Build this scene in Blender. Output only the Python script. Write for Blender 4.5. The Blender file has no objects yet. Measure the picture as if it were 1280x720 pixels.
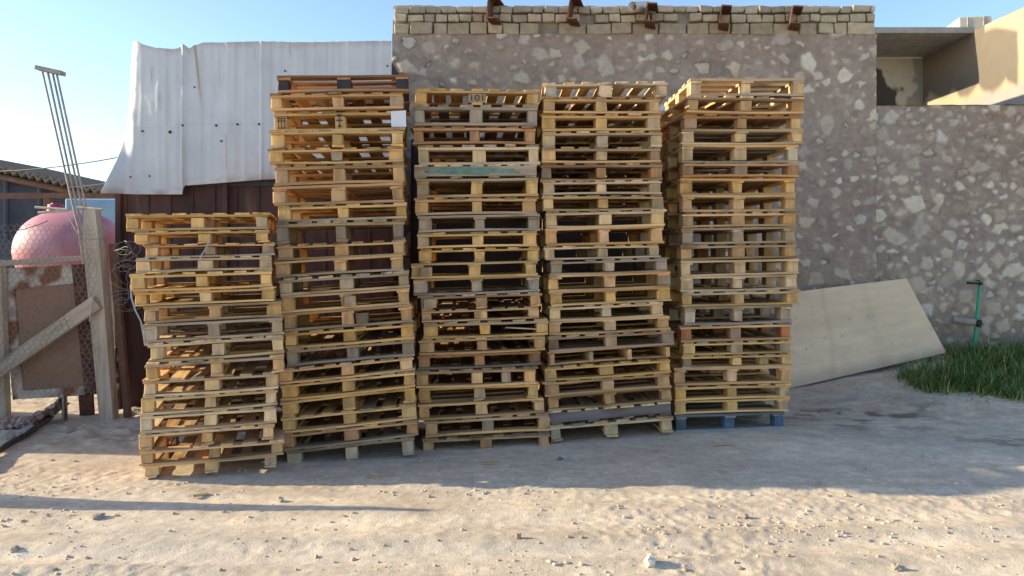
import bpy, math, random
import numpy as np
from mathutils import Vector, Matrix
R = math.radians
random.seed(7)
SC = bpy.context.scene
COL = SC.collection

# ---------------------------------------------------------------- camera, sky, sun, exposure
CAM_H, HOR, F = 1.70, 320.0, 925.0
cam = bpy.data.objects.new('camera', bpy.data.cameras.new('camera'))
COL.objects.link(cam)
cam.location = (0, 0, CAM_H)
cam.rotation_euler = (R(90), 0, 0)
cam.data.sensor_width = 36
cam.data.lens = F / 1280 * 36
cam.data.shift_y = -(360 - HOR) / 1280
cam.data.clip_start = 0.05
cam.data.clip_end = 2000
SC.camera = cam

SUN_EL, SUN_AZ = 18.6, 3.2            # degrees above the horizon; degrees behind due left (-X)
w = bpy.data.worlds.new('World'); SC.world = w; w.use_nodes = True
nt = w.node_tree
bg = nt.nodes['Background']; bg.inputs['Strength'].default_value = 0.15
sky = nt.nodes.new('ShaderNodeTexSky'); sky.sky_type = 'NISHITA'; sky.sun_disc = False
sky.sun_elevation = R(SUN_EL); sky.sun_rotation = R(-90 + SUN_AZ)
sky.air_density = 1.0; sky.dust_density = 0.8; sky.ozone_density = 2.2; sky.altitude = 300
nt.links.new(sky.outputs[0], bg.inputs['Color'])
sd = bpy.data.lights.new('sun', 'SUN'); sd.energy = 4.25; sd.angle = R(0.55); sd.color = (1.0, 0.885, 0.62)
sun = bpy.data.objects.new('sun', sd); COL.objects.link(sun)
sdir = Vector((-math.cos(R(SUN_AZ)) * math.cos(R(SUN_EL)), math.sin(R(SUN_AZ)) * math.cos(R(SUN_EL)), math.sin(R(SUN_EL))))
sun.rotation_euler = sdir.to_track_quat('Z', 'Y').to_euler()
sun.location = (-20, 2, 12)
vs = SC.view_settings
vs.view_transform = 'Standard'; vs.look = 'None'; vs.exposure = 1.03; vs.gamma = 1.0; vs.use_curve_mapping = False
SC.cycles.max_bounces = 8; SC.cycles.diffuse_bounces = 3

# ---------------------------------------------------------------- helpers
def at(px, py, D):
    return Vector(((px - 640) / F * D, D, CAM_H - (py - HOR) / F * D))

_tabs = {}
def vnoise(x, y, seed=0):
    if seed not in _tabs:
        _tabs[seed] = np.random.default_rng(seed + 100).random((256, 256))
    T = _tabs[seed]
    xi = np.floor(x).astype(int); yi = np.floor(y).astype(int)
    fx = x - xi; fy = y - yi
    fx = fx * fx * (3 - 2 * fx); fy = fy * fy * (3 - 2 * fy)
    a = T[xi & 255, yi & 255]; b = T[(xi + 1) & 255, yi & 255]
    c = T[xi & 255, (yi + 1) & 255]; d = T[(xi + 1) & 255, (yi + 1) & 255]
    return (a * (1 - fx) + b * fx) * (1 - fy) + (c * (1 - fx) + d * fx) * fy
def fbm(x, y, seed=0, oct=4, gain=0.5):
    s = 0; a = 1; n = 0
    for k in range(oct):
        s = s + a * (vnoise(x * 2 ** k + 17.3 * k, y * 2 ** k + 9.1 * k, seed + k) - .5); n += a; a *= gain
    return s / n
def sstep(a, b, x):
    t = np.clip((x - a) / (b - a), 0, 1); return t * t * (3 - 2 * t)

# per stack: distance of the front, then for every level (x left, x right, top y left, top y right, tint), top first; last the foot of the stack
S1 = (5.75, [(160, 337, 268, 265, 'y'), (172, 339, 289, 287, 'y'), (177, 341, 305, 303, 'n'), (169, 340, 322, 319, 'p'), (164, 341, 343, 336, 'y'), (165, 342, 363, 359, 'y'),
             (178, 352, 384, 376, 'n'), (178, 354, 405, 397, 'g'), (185, 355, 430, 417, 'p'), (185, 358, 454, 441, 'n'), (177, 347, 476, 464, 'p'), (174, 346, 496, 487, 'p'),
             (175, 346, 519, 508, 'p'), (174, 343, 542, 529, 'n'), (175, 355, 563, 549, 'n'), (176, 344, 582, 569, 'p')], (601, 585),
      'ABAAAAEEABAAABAB')
S2 = (6.25, [(347, 512, 94, 94, 'b'), (338, 504, 117, 113, 'n'), (340, 505, 138, 135, 'y'), (340, 505, 163, 162, 'y'), (337, 504, 185, 184, 'y'), (342, 505, 205, 202, 'n'),
             (340, 504, 233, 228, 'n'), (346, 508, 257, 252, 'y'), (345, 507, 277, 273, 'g'), (345, 506, 305, 300, 'n'), (345, 505, 326, 319, 'n'), (351, 513, 349, 337, 'y'),
             (352, 513, 370, 359, 'n'), (354, 516, 391, 381, 'n'), (356, 518, 415, 403, 'y'), (358, 519, 436, 423, 'g'), (351, 519, 460, 445, 'n'), (351, 520, 480, 462, 'y'),
             (351, 520, 501, 483, 'y'), (352, 521, 522, 504, 'y'), (353, 524, 543, 523, 'b'), (358, 519, 563, 544, 'g')], (587, 569),
      'EAABAAEABAEAEEAAAABAAB')
S3 = (6.65, [(518, 674, 110, 110, 'y'), (518, 672, 130, 131, 'g'), (516, 670, 157, 157, 'b'), (522, 674, 180, 180, 'p'), (518, 672, 206, 205, 'g'), (520, 673, 223, 222, 'y'),
             (519, 671, 247, 245, 'n'), (523, 676, 269, 268, 'g'), (521, 671, 291, 288, 'y'), (523, 675, 311, 308, 'y'), (514, 672, 329, 326, 'y'), (516, 675, 349, 344, 'g'),
             (526, 678, 370, 364, 'n'), (526, 674, 388, 383, 'n'), (529, 685, 404, 398, 'y'), (524, 682, 424, 418, 'n'), (521, 677, 443, 438, 'b'), (521, 671, 462, 458, 'n'),
             (523, 673, 485, 479, 'y'), (524, 682, 506, 498, 'n'), (531, 688, 525, 517, 'n'), (529, 688, 548, 540, 'n')], (567, 556),
      'BAAACEAEABEEBAAAAABEAB')
S4 = (6.76, [(681, 833, 103, 102, 'p'), (679, 826, 122, 122, 'n'), (677, 826, 142, 142, 'y'), (678, 828, 164, 163, 'p'), (677, 826, 184, 184, 'n'), (676, 829, 203, 203, 'b'),
             (678, 826, 225, 225, 'p'), (678, 831, 244, 243, 'y'), (683, 830, 263, 262, 'p'), (682, 830, 285, 282, 'n'), (681, 826, 308, 304, 'p'), (688, 833, 325, 322, 'g'),
             (687, 839, 344, 339, 'n'), (688, 840, 365, 358, 'y'), (688, 830, 383, 377, 'p'), (687, 838, 402, 395, 'n'), (686, 843, 420, 411, 'b'), (687, 839, 440, 431, 'n'),
             (681, 838, 458, 448, 'y'), (681, 839, 476, 465, 'n'), (686, 842, 497, 483, 'n'), (687, 840, 515, 502, 'g'), (688, 842, 531, 519, 'p')], (552, 540),
      'BAABAAAAAEAAEEAEADAAECB')
S5 = (6.97, [(864, 1005, 97, 98, 'p'), (858, 1006, 120, 121, 'n'), (856, 1004, 141, 142, 'n'), (852, 1003, 162, 162, 'p'), (853, 999, 180, 180, 'p'), (852, 997, 203, 203, 'b'),
             (852, 997, 222, 222, 'y'), (853, 995, 244, 243, 'n'), (853, 996, 265, 264, 'n'), (853, 994, 285, 283, 'g'), (852, 1000, 306, 303, 'n'), (852, 1001, 327, 322, 'p'),
             (853, 999, 346, 343, 'p'), (853, 998, 365, 361, 'y'), (855, 991, 384, 380, 'g'), (851, 990, 406, 403, 'n'), (853, 990, 428, 425, 'y'), (853, 990, 445, 441, 'y'),
             (843, 990, 460, 457, 'n'), (843, 988, 482, 479, 'y'), (843, 986, 501, 497, 'y'), (844, 981, 518, 514, 'n')], (541, 535),
      'EAAEEAEEAEAEEAEAAAEAEE')
STACK_YAW = [R(16), R(7), R(3), R(3), R(3)]
def front_edge(D, yaw, xl, xr, yl, yr):
    """the front edge of a level as two points, for a stack turned by yaw whose front centre is D away"""
    sn, cs = math.sin(yaw), math.cos(yaw)
    h = D * (xr - xl) / F / (2 * cs - sn * (xr + xl - 1280) / F)
    return at(xl, yl, D - h * sn), at(xr, yr, D + h * sn), h

# ground height: a gentle lie of the land through the places things stand on
CTRL = [(-4.4, 7.9, -.02), (-5.5, 8, 0), (3.2, 8.75, .09), (4.2, 8.9, .30), (5.3, 9.0, .50), (6.4, 9.1, .56), (3.0, 9.2, .2),
        (5.2, 7.7, .16), (6.5, 7.9, .24), (4.2, 7.6, .08), (5.8, 8.4, .36), (4.8, 8.3, .24), (3.2, 7.4, .04), (8, 9.2, .6), (8, 8, .3),
        (-2, 4.6, 0), (0, 4.6, 0), (2, 4.8, 0), (4, 5.2, 0), (-4, 5, 0), (0, 5.5, 0), (2, 5.9, .02), (4.5, 6.3, .04), (-3.7, 6.3, 0), (1, 9.2, .1), (-1.5, 9, 0)]
for (D_, rows_, ft_, k_), yw_ in zip((S1, S2, S3, S4, S5), STACK_YAW):
    A_, B_, h_ = front_edge(D_, yw_, rows_[-1][0], rows_[-1][1], ft_[0], ft_[1])
    bk = Vector((-math.sin(yw_), math.cos(yw_), 0)) * 1.1
    for q_ in (A_, B_, A_ + bk, B_ + bk): CTRL.append((q_.x, q_.y, q_.z - .004))
def gbase(x, y):
    x = np.asarray(x, float); y = np.asarray(y, float)
    num = 0.0; den = 0.012
    for cx, cy, cz in CTRL:
        q = np.exp(-((x - cx) ** 2 + (y - cy) ** 2) / (2 * .45 ** 2)); num = num + q * cz; den = den + q
    return num / den
def gz(x, y): return float(gbase(x, y))

def tag(o, label=None, cat=None, group=None, kind=None):
    if label: o['label'] = label
    if cat: o['category'] = cat
    if group: o['group'] = group
    if kind: o['kind'] = kind
    return o
def empty(name, loc, rot=(0, 0, 0)):
    o = bpy.data.objects.new(name, None); COL.objects.link(o); o.location = loc; o.rotation_euler = rot; o.empty_display_size = .2
    return o
def link(name, me, mat=None, parent=None, color=None):
    if mat is not None and not me.materials: me.materials.append(mat)
    o = bpy.data.objects.new(name, me); COL.objects.link(o)
    if parent is not None: o.parent = parent
    if color is not None: o.color = (*color, 1)
    return o

class MB:
    def __init__(s): s.v = []; s.f = []; s.sm = []
    def add(s, vs, fs, smooth=False):
        n = len(s.v); s.v += [tuple(v) for v in vs]; s.f += [tuple(i + n for i in f) for f in fs]; s.sm += [smooth] * len(fs)
    def box(s, c, d, rot=None, jit=0, bev=0.0):
        hx, hy, hz = d[0] / 2, d[1] / 2, d[2] / 2
        j = lambda: random.uniform(-jit, jit)
        if bev <= 0:
            vs = [Vector((sx * hx + j(), sy * hy + j(), sz * hz + j())) for sz in (-1, 1) for sy in (-1, 1) for sx in (-1, 1)]
            fs = [(0, 2, 3, 1), (4, 5, 7, 6), (0, 1, 5, 4), (2, 6, 7, 3), (0, 4, 6, 2), (1, 3, 7, 5)]
        else:
            b = min(bev, hx * .45, hy * .45, hz * .45); vs = []; idx = {}
            for sx in (-1, 1):
                for sy in (-1, 1):
                    for sz in (-1, 1):
                        jj = Vector((j(), j(), j()))
                        for ax in range(3):
                            p = Vector((sx * (hx - (b if ax != 0 else 0)), sy * (hy - (b if ax != 1 else 0)), sz * (hz - (b if ax != 2 else 0)))) + jj
                            idx[(sx, sy, sz, ax)] = len(vs); vs.append(p)
            fs = []
            I = lambda a, b_, c_, ax: idx[(a, b_, c_, ax)]
            for s_ in (-1, 1):
                q = [I(s_, -1, -1, 0), I(s_, 1, -1, 0), I(s_, 1, 1, 0), I(s_, -1, 1, 0)]; fs.append(q if s_ > 0 else q[::-1])
                q = [I(-1, s_, -1, 1), I(-1, s_, 1, 1), I(1, s_, 1, 1), I(1, s_, -1, 1)]; fs.append(q if s_ > 0 else q[::-1])
                q = [I(-1, -1, s_, 2), I(1, -1, s_, 2), I(1, 1, s_, 2), I(-1, 1, s_, 2)]; fs.append(q if s_ > 0 else q[::-1])
            for a in (-1, 1):
                for b_ in (-1, 1):
                    q = [I(a, b_, -1, 0), I(a, b_, -1, 1), I(a, b_, 1, 1), I(a, b_, 1, 0)]; fs.append(q if a * b_ > 0 else q[::-1])
                    q = [I(a, -1, b_, 2), I(a, -1, b_, 0), I(a, 1, b_, 0), I(a, 1, b_, 2)]; fs.append(q if a * b_ < 0 else q[::-1])
                    q = [I(-1, a, b_, 1), I(-1, a, b_, 2), I(1, a, b_, 2), I(1, a, b_, 1)]; fs.append(q if a * b_ < 0 else q[::-1])
                    for c_ in (-1, 1):
                        q = [I(a, b_, c_, 0), I(a, b_, c_, 1), I(a, b_, c_, 2)]; fs.append(q if a * b_ * c_ > 0 else q[::-1])
        if rot is not None: vs = [rot @ v for v in vs]
        c = Vector(c)
        s.add([v + c for v in vs], fs)
        return s
    def tube(s, pts, r, seg=8, caps=True, smooth=True):
        pts = [Vector(p) for p in pts]; n = len(pts)
        rs = r if isinstance(r, (list, tuple)) else [r] * n
        vs = []; fs = []
        up = None
        for i, p in enumerate(pts):
            t = (pts[min(i + 1, n - 1)] - pts[max(i - 1, 0)]).normalized()
            if up is None: up = t.orthogonal().normalized()
            up = (up - t * up.dot(t)); up = up.normalized() if up.length > 1e-6 else t.orthogonal().normalized()
            sd_ = t.cross(up)
            for k in range(seg):
                a = 2 * math.pi * k / seg
                vs.append(p + (up * math.cos(a) + sd_ * math.sin(a)) * rs[i])
        for i in range(n - 1):
            for k in range(seg):
                k2 = (k + 1) % seg
                fs.append((i * seg + k, i * seg + k2, (i + 1) * seg + k2, (i + 1) * seg + k))
        s.add(vs, fs, smooth)
        if caps:
            s.add(vs[:seg], [tuple(range(seg))[::-1]]); s.add(vs[-seg:], [tuple(range(seg))])
        return s
    def mesh(s, name):
        me = bpy.data.meshes.new(name); me.from_pydata(s.v, [], s.f); me.polygons.foreach_set('use_smooth', s.sm); me.update(); return me
    def build(s, name, mat=None, parent=None, color=None): return link(name, s.mesh(name), mat, parent, color)

def grid_mesh(name, X, Y, Z, cols=None, smooth=True):
    """X, Y, Z as (n, m) arrays -> quad grid; cols (n, m, 3) -> point colour attribute 'tint'"""
    n, m = X.shape
    me = bpy.data.meshes.new(name)
    co = np.stack([X, Y, Z], -1).reshape(-1, 3).astype(np.float32)
    i = np.arange(n * m).reshape(n, m)
    q = np.stack([i[:-1, :-1], i[1:, :-1], i[1:, 1:], i[:-1, 1:]], -1).reshape(-1, 4)
    nf = len(q)
    me.vertices.add(n * m); me.vertices.foreach_set('co', co.ravel())
    me.loops.add(nf * 4); me.loops.foreach_set('vertex_index', q.ravel().astype(np.int32))
    me.polygons.add(nf); me.polygons.foreach_set('loop_start', np.arange(0, nf * 4, 4, dtype=np.int32))
    me.update(calc_edges=True)
    me.polygons.foreach_set('use_smooth', np.full(nf, smooth))
    if cols is not None:
        a = me.color_attributes.new('tint', 'FLOAT_COLOR', 'POINT')
        c = np.ones((n * m, 4), np.float32); c[:, :3] = cols.reshape(-1, 3); a.data.foreach_set('color', c.ravel())
    me.validate()
    return me

# ---------------------------------------------------------------- materials
def mat(name, color=(.5, .5, .5), rough=.8, metal=0, noise=.25, scale=6.0, bump=.0, bscale=60.0, src='fixed', stretch=(1, 1, 1), spec=.3,
        spots=None, coord='Object', randomize=False, detail=6.0):
    m = bpy.data.materials.new(name); m.use_nodes = True
    t = m.node_tree; N = t.nodes; L = t.links
    b = N['Principled BSDF']; b.inputs['Roughness'].default_value = rough; b.inputs['Metallic'].default_value = metal
    b.inputs['Specular IOR Level'].default_value = spec
    tc = N.new('ShaderNodeTexCoord'); mp = N.new('ShaderNodeMapping'); mp.inputs['Scale'].default_value = stretch
    vec = tc.outputs[coord]
    if randomize:
        oi = N.new('ShaderNodeObjectInfo'); ml = N.new('ShaderNodeMath'); ml.operation = 'MULTIPLY'; ml.inputs[1].default_value = 53.0
        ad = N.new('ShaderNodeVectorMath'); ad.operation = 'ADD'
        L.new(oi.outputs['Random'], ml.inputs[0]); L.new(vec, ad.inputs[0]); L.new(ml.outputs[0], ad.inputs[1]); vec = ad.outputs[0]
    L.new(vec, mp.inputs['Vector'])
    nz = N.new('ShaderNodeTexNoise'); nz.inputs['Scale'].default_value = scale; nz.inputs['Detail'].default_value = detail; nz.inputs['Roughness'].default_value = .6
    L.new(mp.outputs[0], nz.inputs['Vector'])
    if src == 'object':
        oc = N.new('ShaderNodeObjectInfo'); base = oc.outputs['Color']
    elif src == 'attr':
        oc = N.new('ShaderNodeVertexColor'); oc.layer_name = 'tint'; base = oc.outputs['Color']
    else:
        oc = N.new('ShaderNodeRGB'); oc.outputs[0].default_value = (*color, 1); base = oc.outputs[0]
    mr = N.new('ShaderNodeMapRange'); mr.inputs['From Min'].default_value = .28; mr.inputs['From Max'].default_value = .72
    mr.inputs['To Min'].default_value = 1 - noise; mr.inputs['To Max'].default_value = 1 + noise
    L.new(nz.outputs['Fac'], mr.inputs['Value'])
    mu = N.new('ShaderNodeVectorMath'); mu.operation = 'SCALE'
    L.new(base, mu.inputs[0]); L.new(mr.outputs[0], mu.inputs['Scale'])
    col = mu.outputs[0]
    if spots:   # (colour, scale, threshold lo, hi, stretch)
        n2 = N.new('ShaderNodeTexNoise'); n2.inputs['Scale'].default_value = spots[1]; n2.inputs['Detail'].default_value = 5
        m2 = N.new('ShaderNodeMapping'); m2.inputs['Scale'].default_value = spots[4] if len(spots) > 4 else (1, 1, 1); m2.inputs['Location'].default_value = (3.1, 7.7, 1.9)
        L.new(vec, m2.inputs['Vector']); L.new(m2.outputs[0], n2.inputs['Vector'])
        r2 = N.new('ShaderNodeMapRange'); r2.inputs['From Min'].default_value = spots[2]; r2.inputs['From Max'].default_value = spots[3]
        L.new(n2.outputs['Fac'], r2.inputs['Value'])
        mx = N.new('ShaderNodeMix'); mx.data_type = 'RGBA'; L.new(r2.outputs[0], mx.inputs['Factor']); L.new(col, mx.inputs['A'])
        mx.inputs['B'].default_value = (*spots[0], 1); col = mx.outputs['Result']
    L.new(col, b.inputs['Base Color'])
    if bump:
        n3 = N.new('ShaderNodeTexNoise'); n3.inputs['Scale'].default_value = bscale; n3.inputs['Detail'].default_value = 4
        L.new(mp.outputs[0], n3.inputs['Vector'])
        bp = N.new('ShaderNodeBump'); bp.inputs['Strength'].default_value = 1; bp.inputs['Distance'].default_value = bump
        L.new(n3.outputs['Fac'], bp.inputs['Height']); L.new(bp.outputs[0], b.inputs['Normal'])
    return m

def wood(name, stretch):
    return mat(name, src='object', noise=.42, scale=9, stretch=stretch, rough=.85, spec=.15, bump=.002, bscale=14, randomize=True,
               spots=((.10, .065, .04), 5.0, .60, .80, tuple(.25 + .75 * (1 if s > .5 else 0.15) for s in stretch)))
W_X = wood('wood_grain_across', (.12, 1.6, 1.6))
W_Y = wood('wood_grain_deep', (1.6, .12, 1.6))
W_B = wood('wood_block', (1.0, 1.0, .35))
M_GROUND = mat('dusty_ground', src='attr', noise=.13, scale=9, rough=.95, spec=.1, bump=.0035, bscale=85, detail=9)
M_RUBBLE = mat('rubble_wall', src='attr', noise=.14, scale=14, rough=.95, spec=.1, bump=.006, bscale=45, detail=8)
M_BRICK = mat('buff_brick', src='attr', noise=.22, scale=12, rough=.95, spec=.1, bump=.006, bscale=50)
M_RUST = mat('rusty_steel', (.12, .055, .04), noise=.35, scale=14, rough=.85, spec=.2, spots=((.20, .10, .06), 9, .52, .7))
M_PVC = mat('white_pipe', (.62, .60, .55), noise=.15, scale=9, rough=.5)
M_SHEET = mat('white_sheet_metal', src='attr', noise=.05, scale=4, rough=.55, spec=.35, bump=.003, bscale=6)
M_MAROON = mat('maroon_sheet', (.075, .036, .032), noise=.45, scale=5, rough=.7, stretch=(1, 1, .25), spots=((.16, .085, .06), 7, .58, .78, (1, 1, .2)))
M_PLY = mat('plywood', src='attr', noise=.06, scale=14, rough=.75, stretch=(.35, 1, 1))
M_PLYEDGE = mat('plywood_edge', (.22, .12, .06), noise=.3, scale=20, rough=.8)
M_CREAM = mat('cream_plaster', src='attr', noise=.06, scale=5, rough=.9, bump=.003, bscale=30)
M_CONC = mat('concrete', (.36, .33, .29), noise=.2, scale=6, rough=.9, bump=.004, bscale=40)
M_CBLOCK = mat('concrete_block', (.50, .45, .37), noise=.2, scale=10, rough=.9, bump=.006, bscale=40)
M_PINK = mat('pink_tank', (.52, .20, .24), noise=.1, scale=3, rough=.5, spec=.4, spots=((.70, .42, .45), 1.6, .45, .75))
M_PINKLID = mat('pink_lid', (.42, .06, .13), noise=.15, scale=6, rough=.5)
M_DARKWALL = mat('dark_metal_wall', (.055, .06, .08), noise=.25, scale=3, rough=.7)
M_ROOF = mat('corrugated_roof', (.22, .16, .12), noise=.3, scale=5, rough=.7)
M_BROWNBEAM = mat('brown_beam', (.17, .09, .06), noise=.3, scale=6, rough=.8)
M_BLUESHEET = mat('blue_sheet', (.26, .42, .56), noise=.15, scale=3, rough=.6)
M_WEATHER = mat('weathered_timber', (.52, .43, .335), noise=.3, scale=7, rough=.9, stretch=(2, 2, .25), bump=.004, bscale=20, spots=((.24, .18, .13), 5, .58, .76, (2, 2, .3)))
M_RUSTPAINT = mat('rusted_white_paint', (.60, .54, .47), noise=.12, scale=6, rough=.6, spots=((.24, .10, .045), 4.2, .43, .58))
M_PANEL = mat('brown_infill', (.34, .205, .135), noise=.14, scale=24, rough=.85, bump=.002, bscale=120)
M_REBAR = mat('steel_bar', (.36, .31, .28), noise=.3, scale=12, rough=.6, metal=.2)
M_WIRE = mat('galvanised_wire', (.30, .28, .26), noise=.2, scale=10, rough=.5, metal=.5)
M_RAG = mat('striped_rag', src='attr', noise=.2, scale=20, rough=.95, bump=.003, bscale=60)
M_HOSE = mat('dark_hose', (.05, .04, .04), noise=.3, rough=.6)
M_GREEN = mat('green_pipe', (.02, .33, .20), noise=.15, rough=.4, spec=.5)
M_DARK = mat('dark_metal', (.03, .028, .028), noise=.3, rough=.6)
M_LABEL = mat('paper_label', (.75, .75, .76), noise=.05, rough=.7)
M_INK = mat('dark_ink', (.06, .05, .045), noise=.3, rough=.8)
M_STRAP = mat('plastic_strap', (.30, .30, .31), noise=.2, rough=.45, spec=.5)
M_ROCK = mat('pale_stone', src='object', noise=.22, scale=9, rough=.95, bump=.006, bscale=30, randomize=True)
M_GRAVEL = mat('gravel_stones', src='attr', noise=.2, scale=30, rough=.95)
M_GRASS = mat('grass_blades', src='attr', noise=.25, scale=9, rough=.6, spec=.2)
M_BLOCKWALL = mat('grey_blockwork', (.33, .29, .25), noise=.2, scale=5, rough=.95, bump=.006, bscale=30)

# ---------------------------------------------------------------- ground: one sheet to the horizon
def axis(lo, hi, step, far_lo, far_hi, n=16):
    mid = np.arange(lo, hi + 1e-6, step)
    a = lo - np.geomspace(step * 4, lo - far_lo, n)[::-1]
    b = mid[-1] + np.geomspace(step * 4, far_hi - mid[-1], n)
    return np.concatenate([a, mid, b])
gx = axis(-5.8, 7.6, .017, -400, 400); gy = axis(3.55, 9.5, .017, -60, 800)
GX, GY = np.meshgrid(gx, gy, indexing='ij')
near = sstep(-7, -5.6, GX) * (1 - sstep(7.4, 9, GX)) * sstep(2.8, 3.6, GY) * (1 - sstep(9.6, 11, GY))
GZ = gbase(np.clip(GX, -9, 9), np.clip(GY, 1, 11))
rough = .35 + .65 * sstep(.42, .66, vnoise(GX * .9 + 3, GY * 1.6, 40))          # trodden and loose patches
lump = fbm(GX * 1.7, GY * 2.4, 1, 3) * .03 + fbm(GX * 7, GY * 9, 5, 3) * .012
grit = fbm(GX * 17, GY * 17, 11, 3, .65)
clod = np.maximum(0, vnoise(GX * 13, GY * 13, 21) - .60) * .035 * sstep(.5, .75, vnoise(GX * 1.3 + 8, GY * 2.6, 24)) + np.maximum(0, vnoise(GX * 29 + 5, GY * 29, 22) - .58) * .030
shade_zone = 1 - .55 * sstep(5.4, 5.9, GY) * sstep(-3.2, -2.4, GX) * (1 - sstep(3.0, 4.2, GX))
trk = 0
for (y0, sl, wd, dp) in ((4.28, .045, .10, .022), (4.75, .03, .12, .018), (5.22, .01, .09, .012), (4.05, -.03, .08, .014)):
    d = GY - (y0 + sl * GX + .04 * np.sin(GX * .9 + y0)); dp = dp * .65; trk = trk - dp * np.exp(-(d / wd) ** 2) + .5 * dp * np.exp(-((np.abs(d) - 1.7 * wd) / (wd * .6)) ** 2)
bank = fbm(GX * 5, GY * 5, 31, 4) * .11 * sstep(-4.8, -4.2, -GX * 0 + GX) * (1 - sstep(-2.9, -2.3, GX)) * sstep(6.3, 6.9, GY)
GZ = GZ + near * (lump * .55 + shade_zone * rough * (grit * .013 + clod * .6) + trk + bank)
gcol = np.ones(GX.shape + (3,)) * np.array([.62, .495, .37])
v1 = fbm(GX * .8, GY * 2.2, 51, 4); v2 = fbm(GX * 5, GY * 9, 55, 4) + .8 * fbm(GX * 26, GY * 30, 57, 2)
gcol *= (1 + .40 * v1 + .35 * v2)[..., None]
redd = sstep(.1, .45, fbm(GX * 1.3 + 9, GY * 2.2, 61, 3) + .1) [..., None]
gcol = gcol * (1 - .5 * redd) + .5 * redd * np.array([.50, .375, .285])
pale = sstep(.02, .2, fbm(GX * .5 + 4, GY * 3.5, 65, 3))[..., None] * .35
gcol = gcol * (1 - pale) + pale * np.array([.56, .49, .41])
# darker damp litter by the board and beside the fence
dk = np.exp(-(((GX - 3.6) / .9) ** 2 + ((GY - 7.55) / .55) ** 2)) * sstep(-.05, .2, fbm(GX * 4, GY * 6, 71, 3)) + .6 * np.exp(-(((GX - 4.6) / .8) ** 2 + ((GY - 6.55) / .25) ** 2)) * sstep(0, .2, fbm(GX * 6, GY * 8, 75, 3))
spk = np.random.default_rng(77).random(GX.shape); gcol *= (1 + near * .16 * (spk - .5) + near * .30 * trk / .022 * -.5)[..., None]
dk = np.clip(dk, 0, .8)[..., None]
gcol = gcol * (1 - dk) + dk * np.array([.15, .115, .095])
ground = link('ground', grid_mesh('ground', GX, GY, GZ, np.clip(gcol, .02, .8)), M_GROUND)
tag(ground, 'pale dusty bare ground with loose grit and faint wheel tracks', 'ground', kind='structure')

# loose grit lying on the ground: uncountable
rng = np.random.default_rng(5)
def rock_pts(sx, sy, sz, n_lat=3, n_lon=6, r=None):
    r = r or random
    vs = [Vector((0, 0, -sz * .5))]; fs = []
    for i in range(1, n_lat):
        ph = -math.pi / 2 + math.pi * i / n_lat
        for k in range(n_lon):
            a = 2 * math.pi * (k + .5 * (i % 2)) / n_lon
            q = r.uniform(.75, 1.2)
            vs.append(Vector((math.cos(a) * math.cos(ph) * sx * q, math.sin(a) * math.cos(ph) * sy * q, math.sin(ph) * sz * q)))
    vs.append(Vector((0, 0, sz * r.uniform(.7, 1))))
    for k in range(n_lon):
        fs.append((0, 1 + (k + 1) % n_lon, 1 + k))
    for i in range(n_lat - 2):
        for k in range(n_lon):
            a = 1 + i * n_lon; k2 = (k + 1) % n_lon
            fs.append((a + k, a + k2, a + n_lon + k2, a + n_lon + k))
    b = 1 + (n_lat - 2) * n_lon
    for k in range(n_lon): fs.append((b + k, b + (k + 1) % n_lon, len(vs) - 1))
    return vs, fs
gm = MB(); gc = []
def ground_z_at(x, y):
    i = np.clip(np.searchsorted(gx, x), 1, len(gx) - 1); j = np.clip(np.searchsorted(gy, y), 1, len(gy) - 1)
    return GZ[i, j]
cl = [(random.uniform(-4, 5.5), random.uniform(3.9, 5.6), random.uniform(.2, .6)) for _ in range(16)]
for k in range(1900):
    if k < 600: x = random.uniform(-4.6, 6.0); y = 3.7 + 2.6 * random.random() ** 1.1
    elif k < 1850:
        c = random.choice(cl); x = c[0] + random.gauss(0, c[2] * 1.5); y = c[1] + random.gauss(0, c[2] * .5)
    elif k < 2100: x = random.uniform(-4.6, -2.9); y = random.uniform(6.2, 7.7)
    else: x = random.uniform(2.8, 5.5); y = random.uniform(6.3, 8.3)
    if y < 3.65: continue
    s = .0045 + .015 * random.random() ** 4
    vs_, fs_ = rock_pts(s, s * random.uniform(.6, 1), s * random.uniform(.4, .8))
    z = float(ground_z_at(x, y)) + s * .15; rt = Matrix.Rotation(random.uniform(0, 6.3), 3, 'Z')
    gm.add([rt @ v + Vector((x, y, z)) for v in vs_], fs_)
    t = random.uniform(.75, 1.15); cc = random.choice([(.60, .48, .36), (.56, .45, .34), (.62, .52, .41), (.46, .35, .26)])
    gc += [(cc[0] * t, cc[1] * t, cc[2] * t, 1)] * len(vs_)
me = gm.mesh('gravel'); a = me.color_attributes.new('tint', 'FLOAT_COLOR', 'POINT'); a.data.foreach_set('color', np.array(gc, np.float32).ravel())
tag(link('gravel', me, M_GRAVEL), 'loose grit and small clods strewn over the sunlit dusty ground', 'gravel', kind='stuff')

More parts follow.
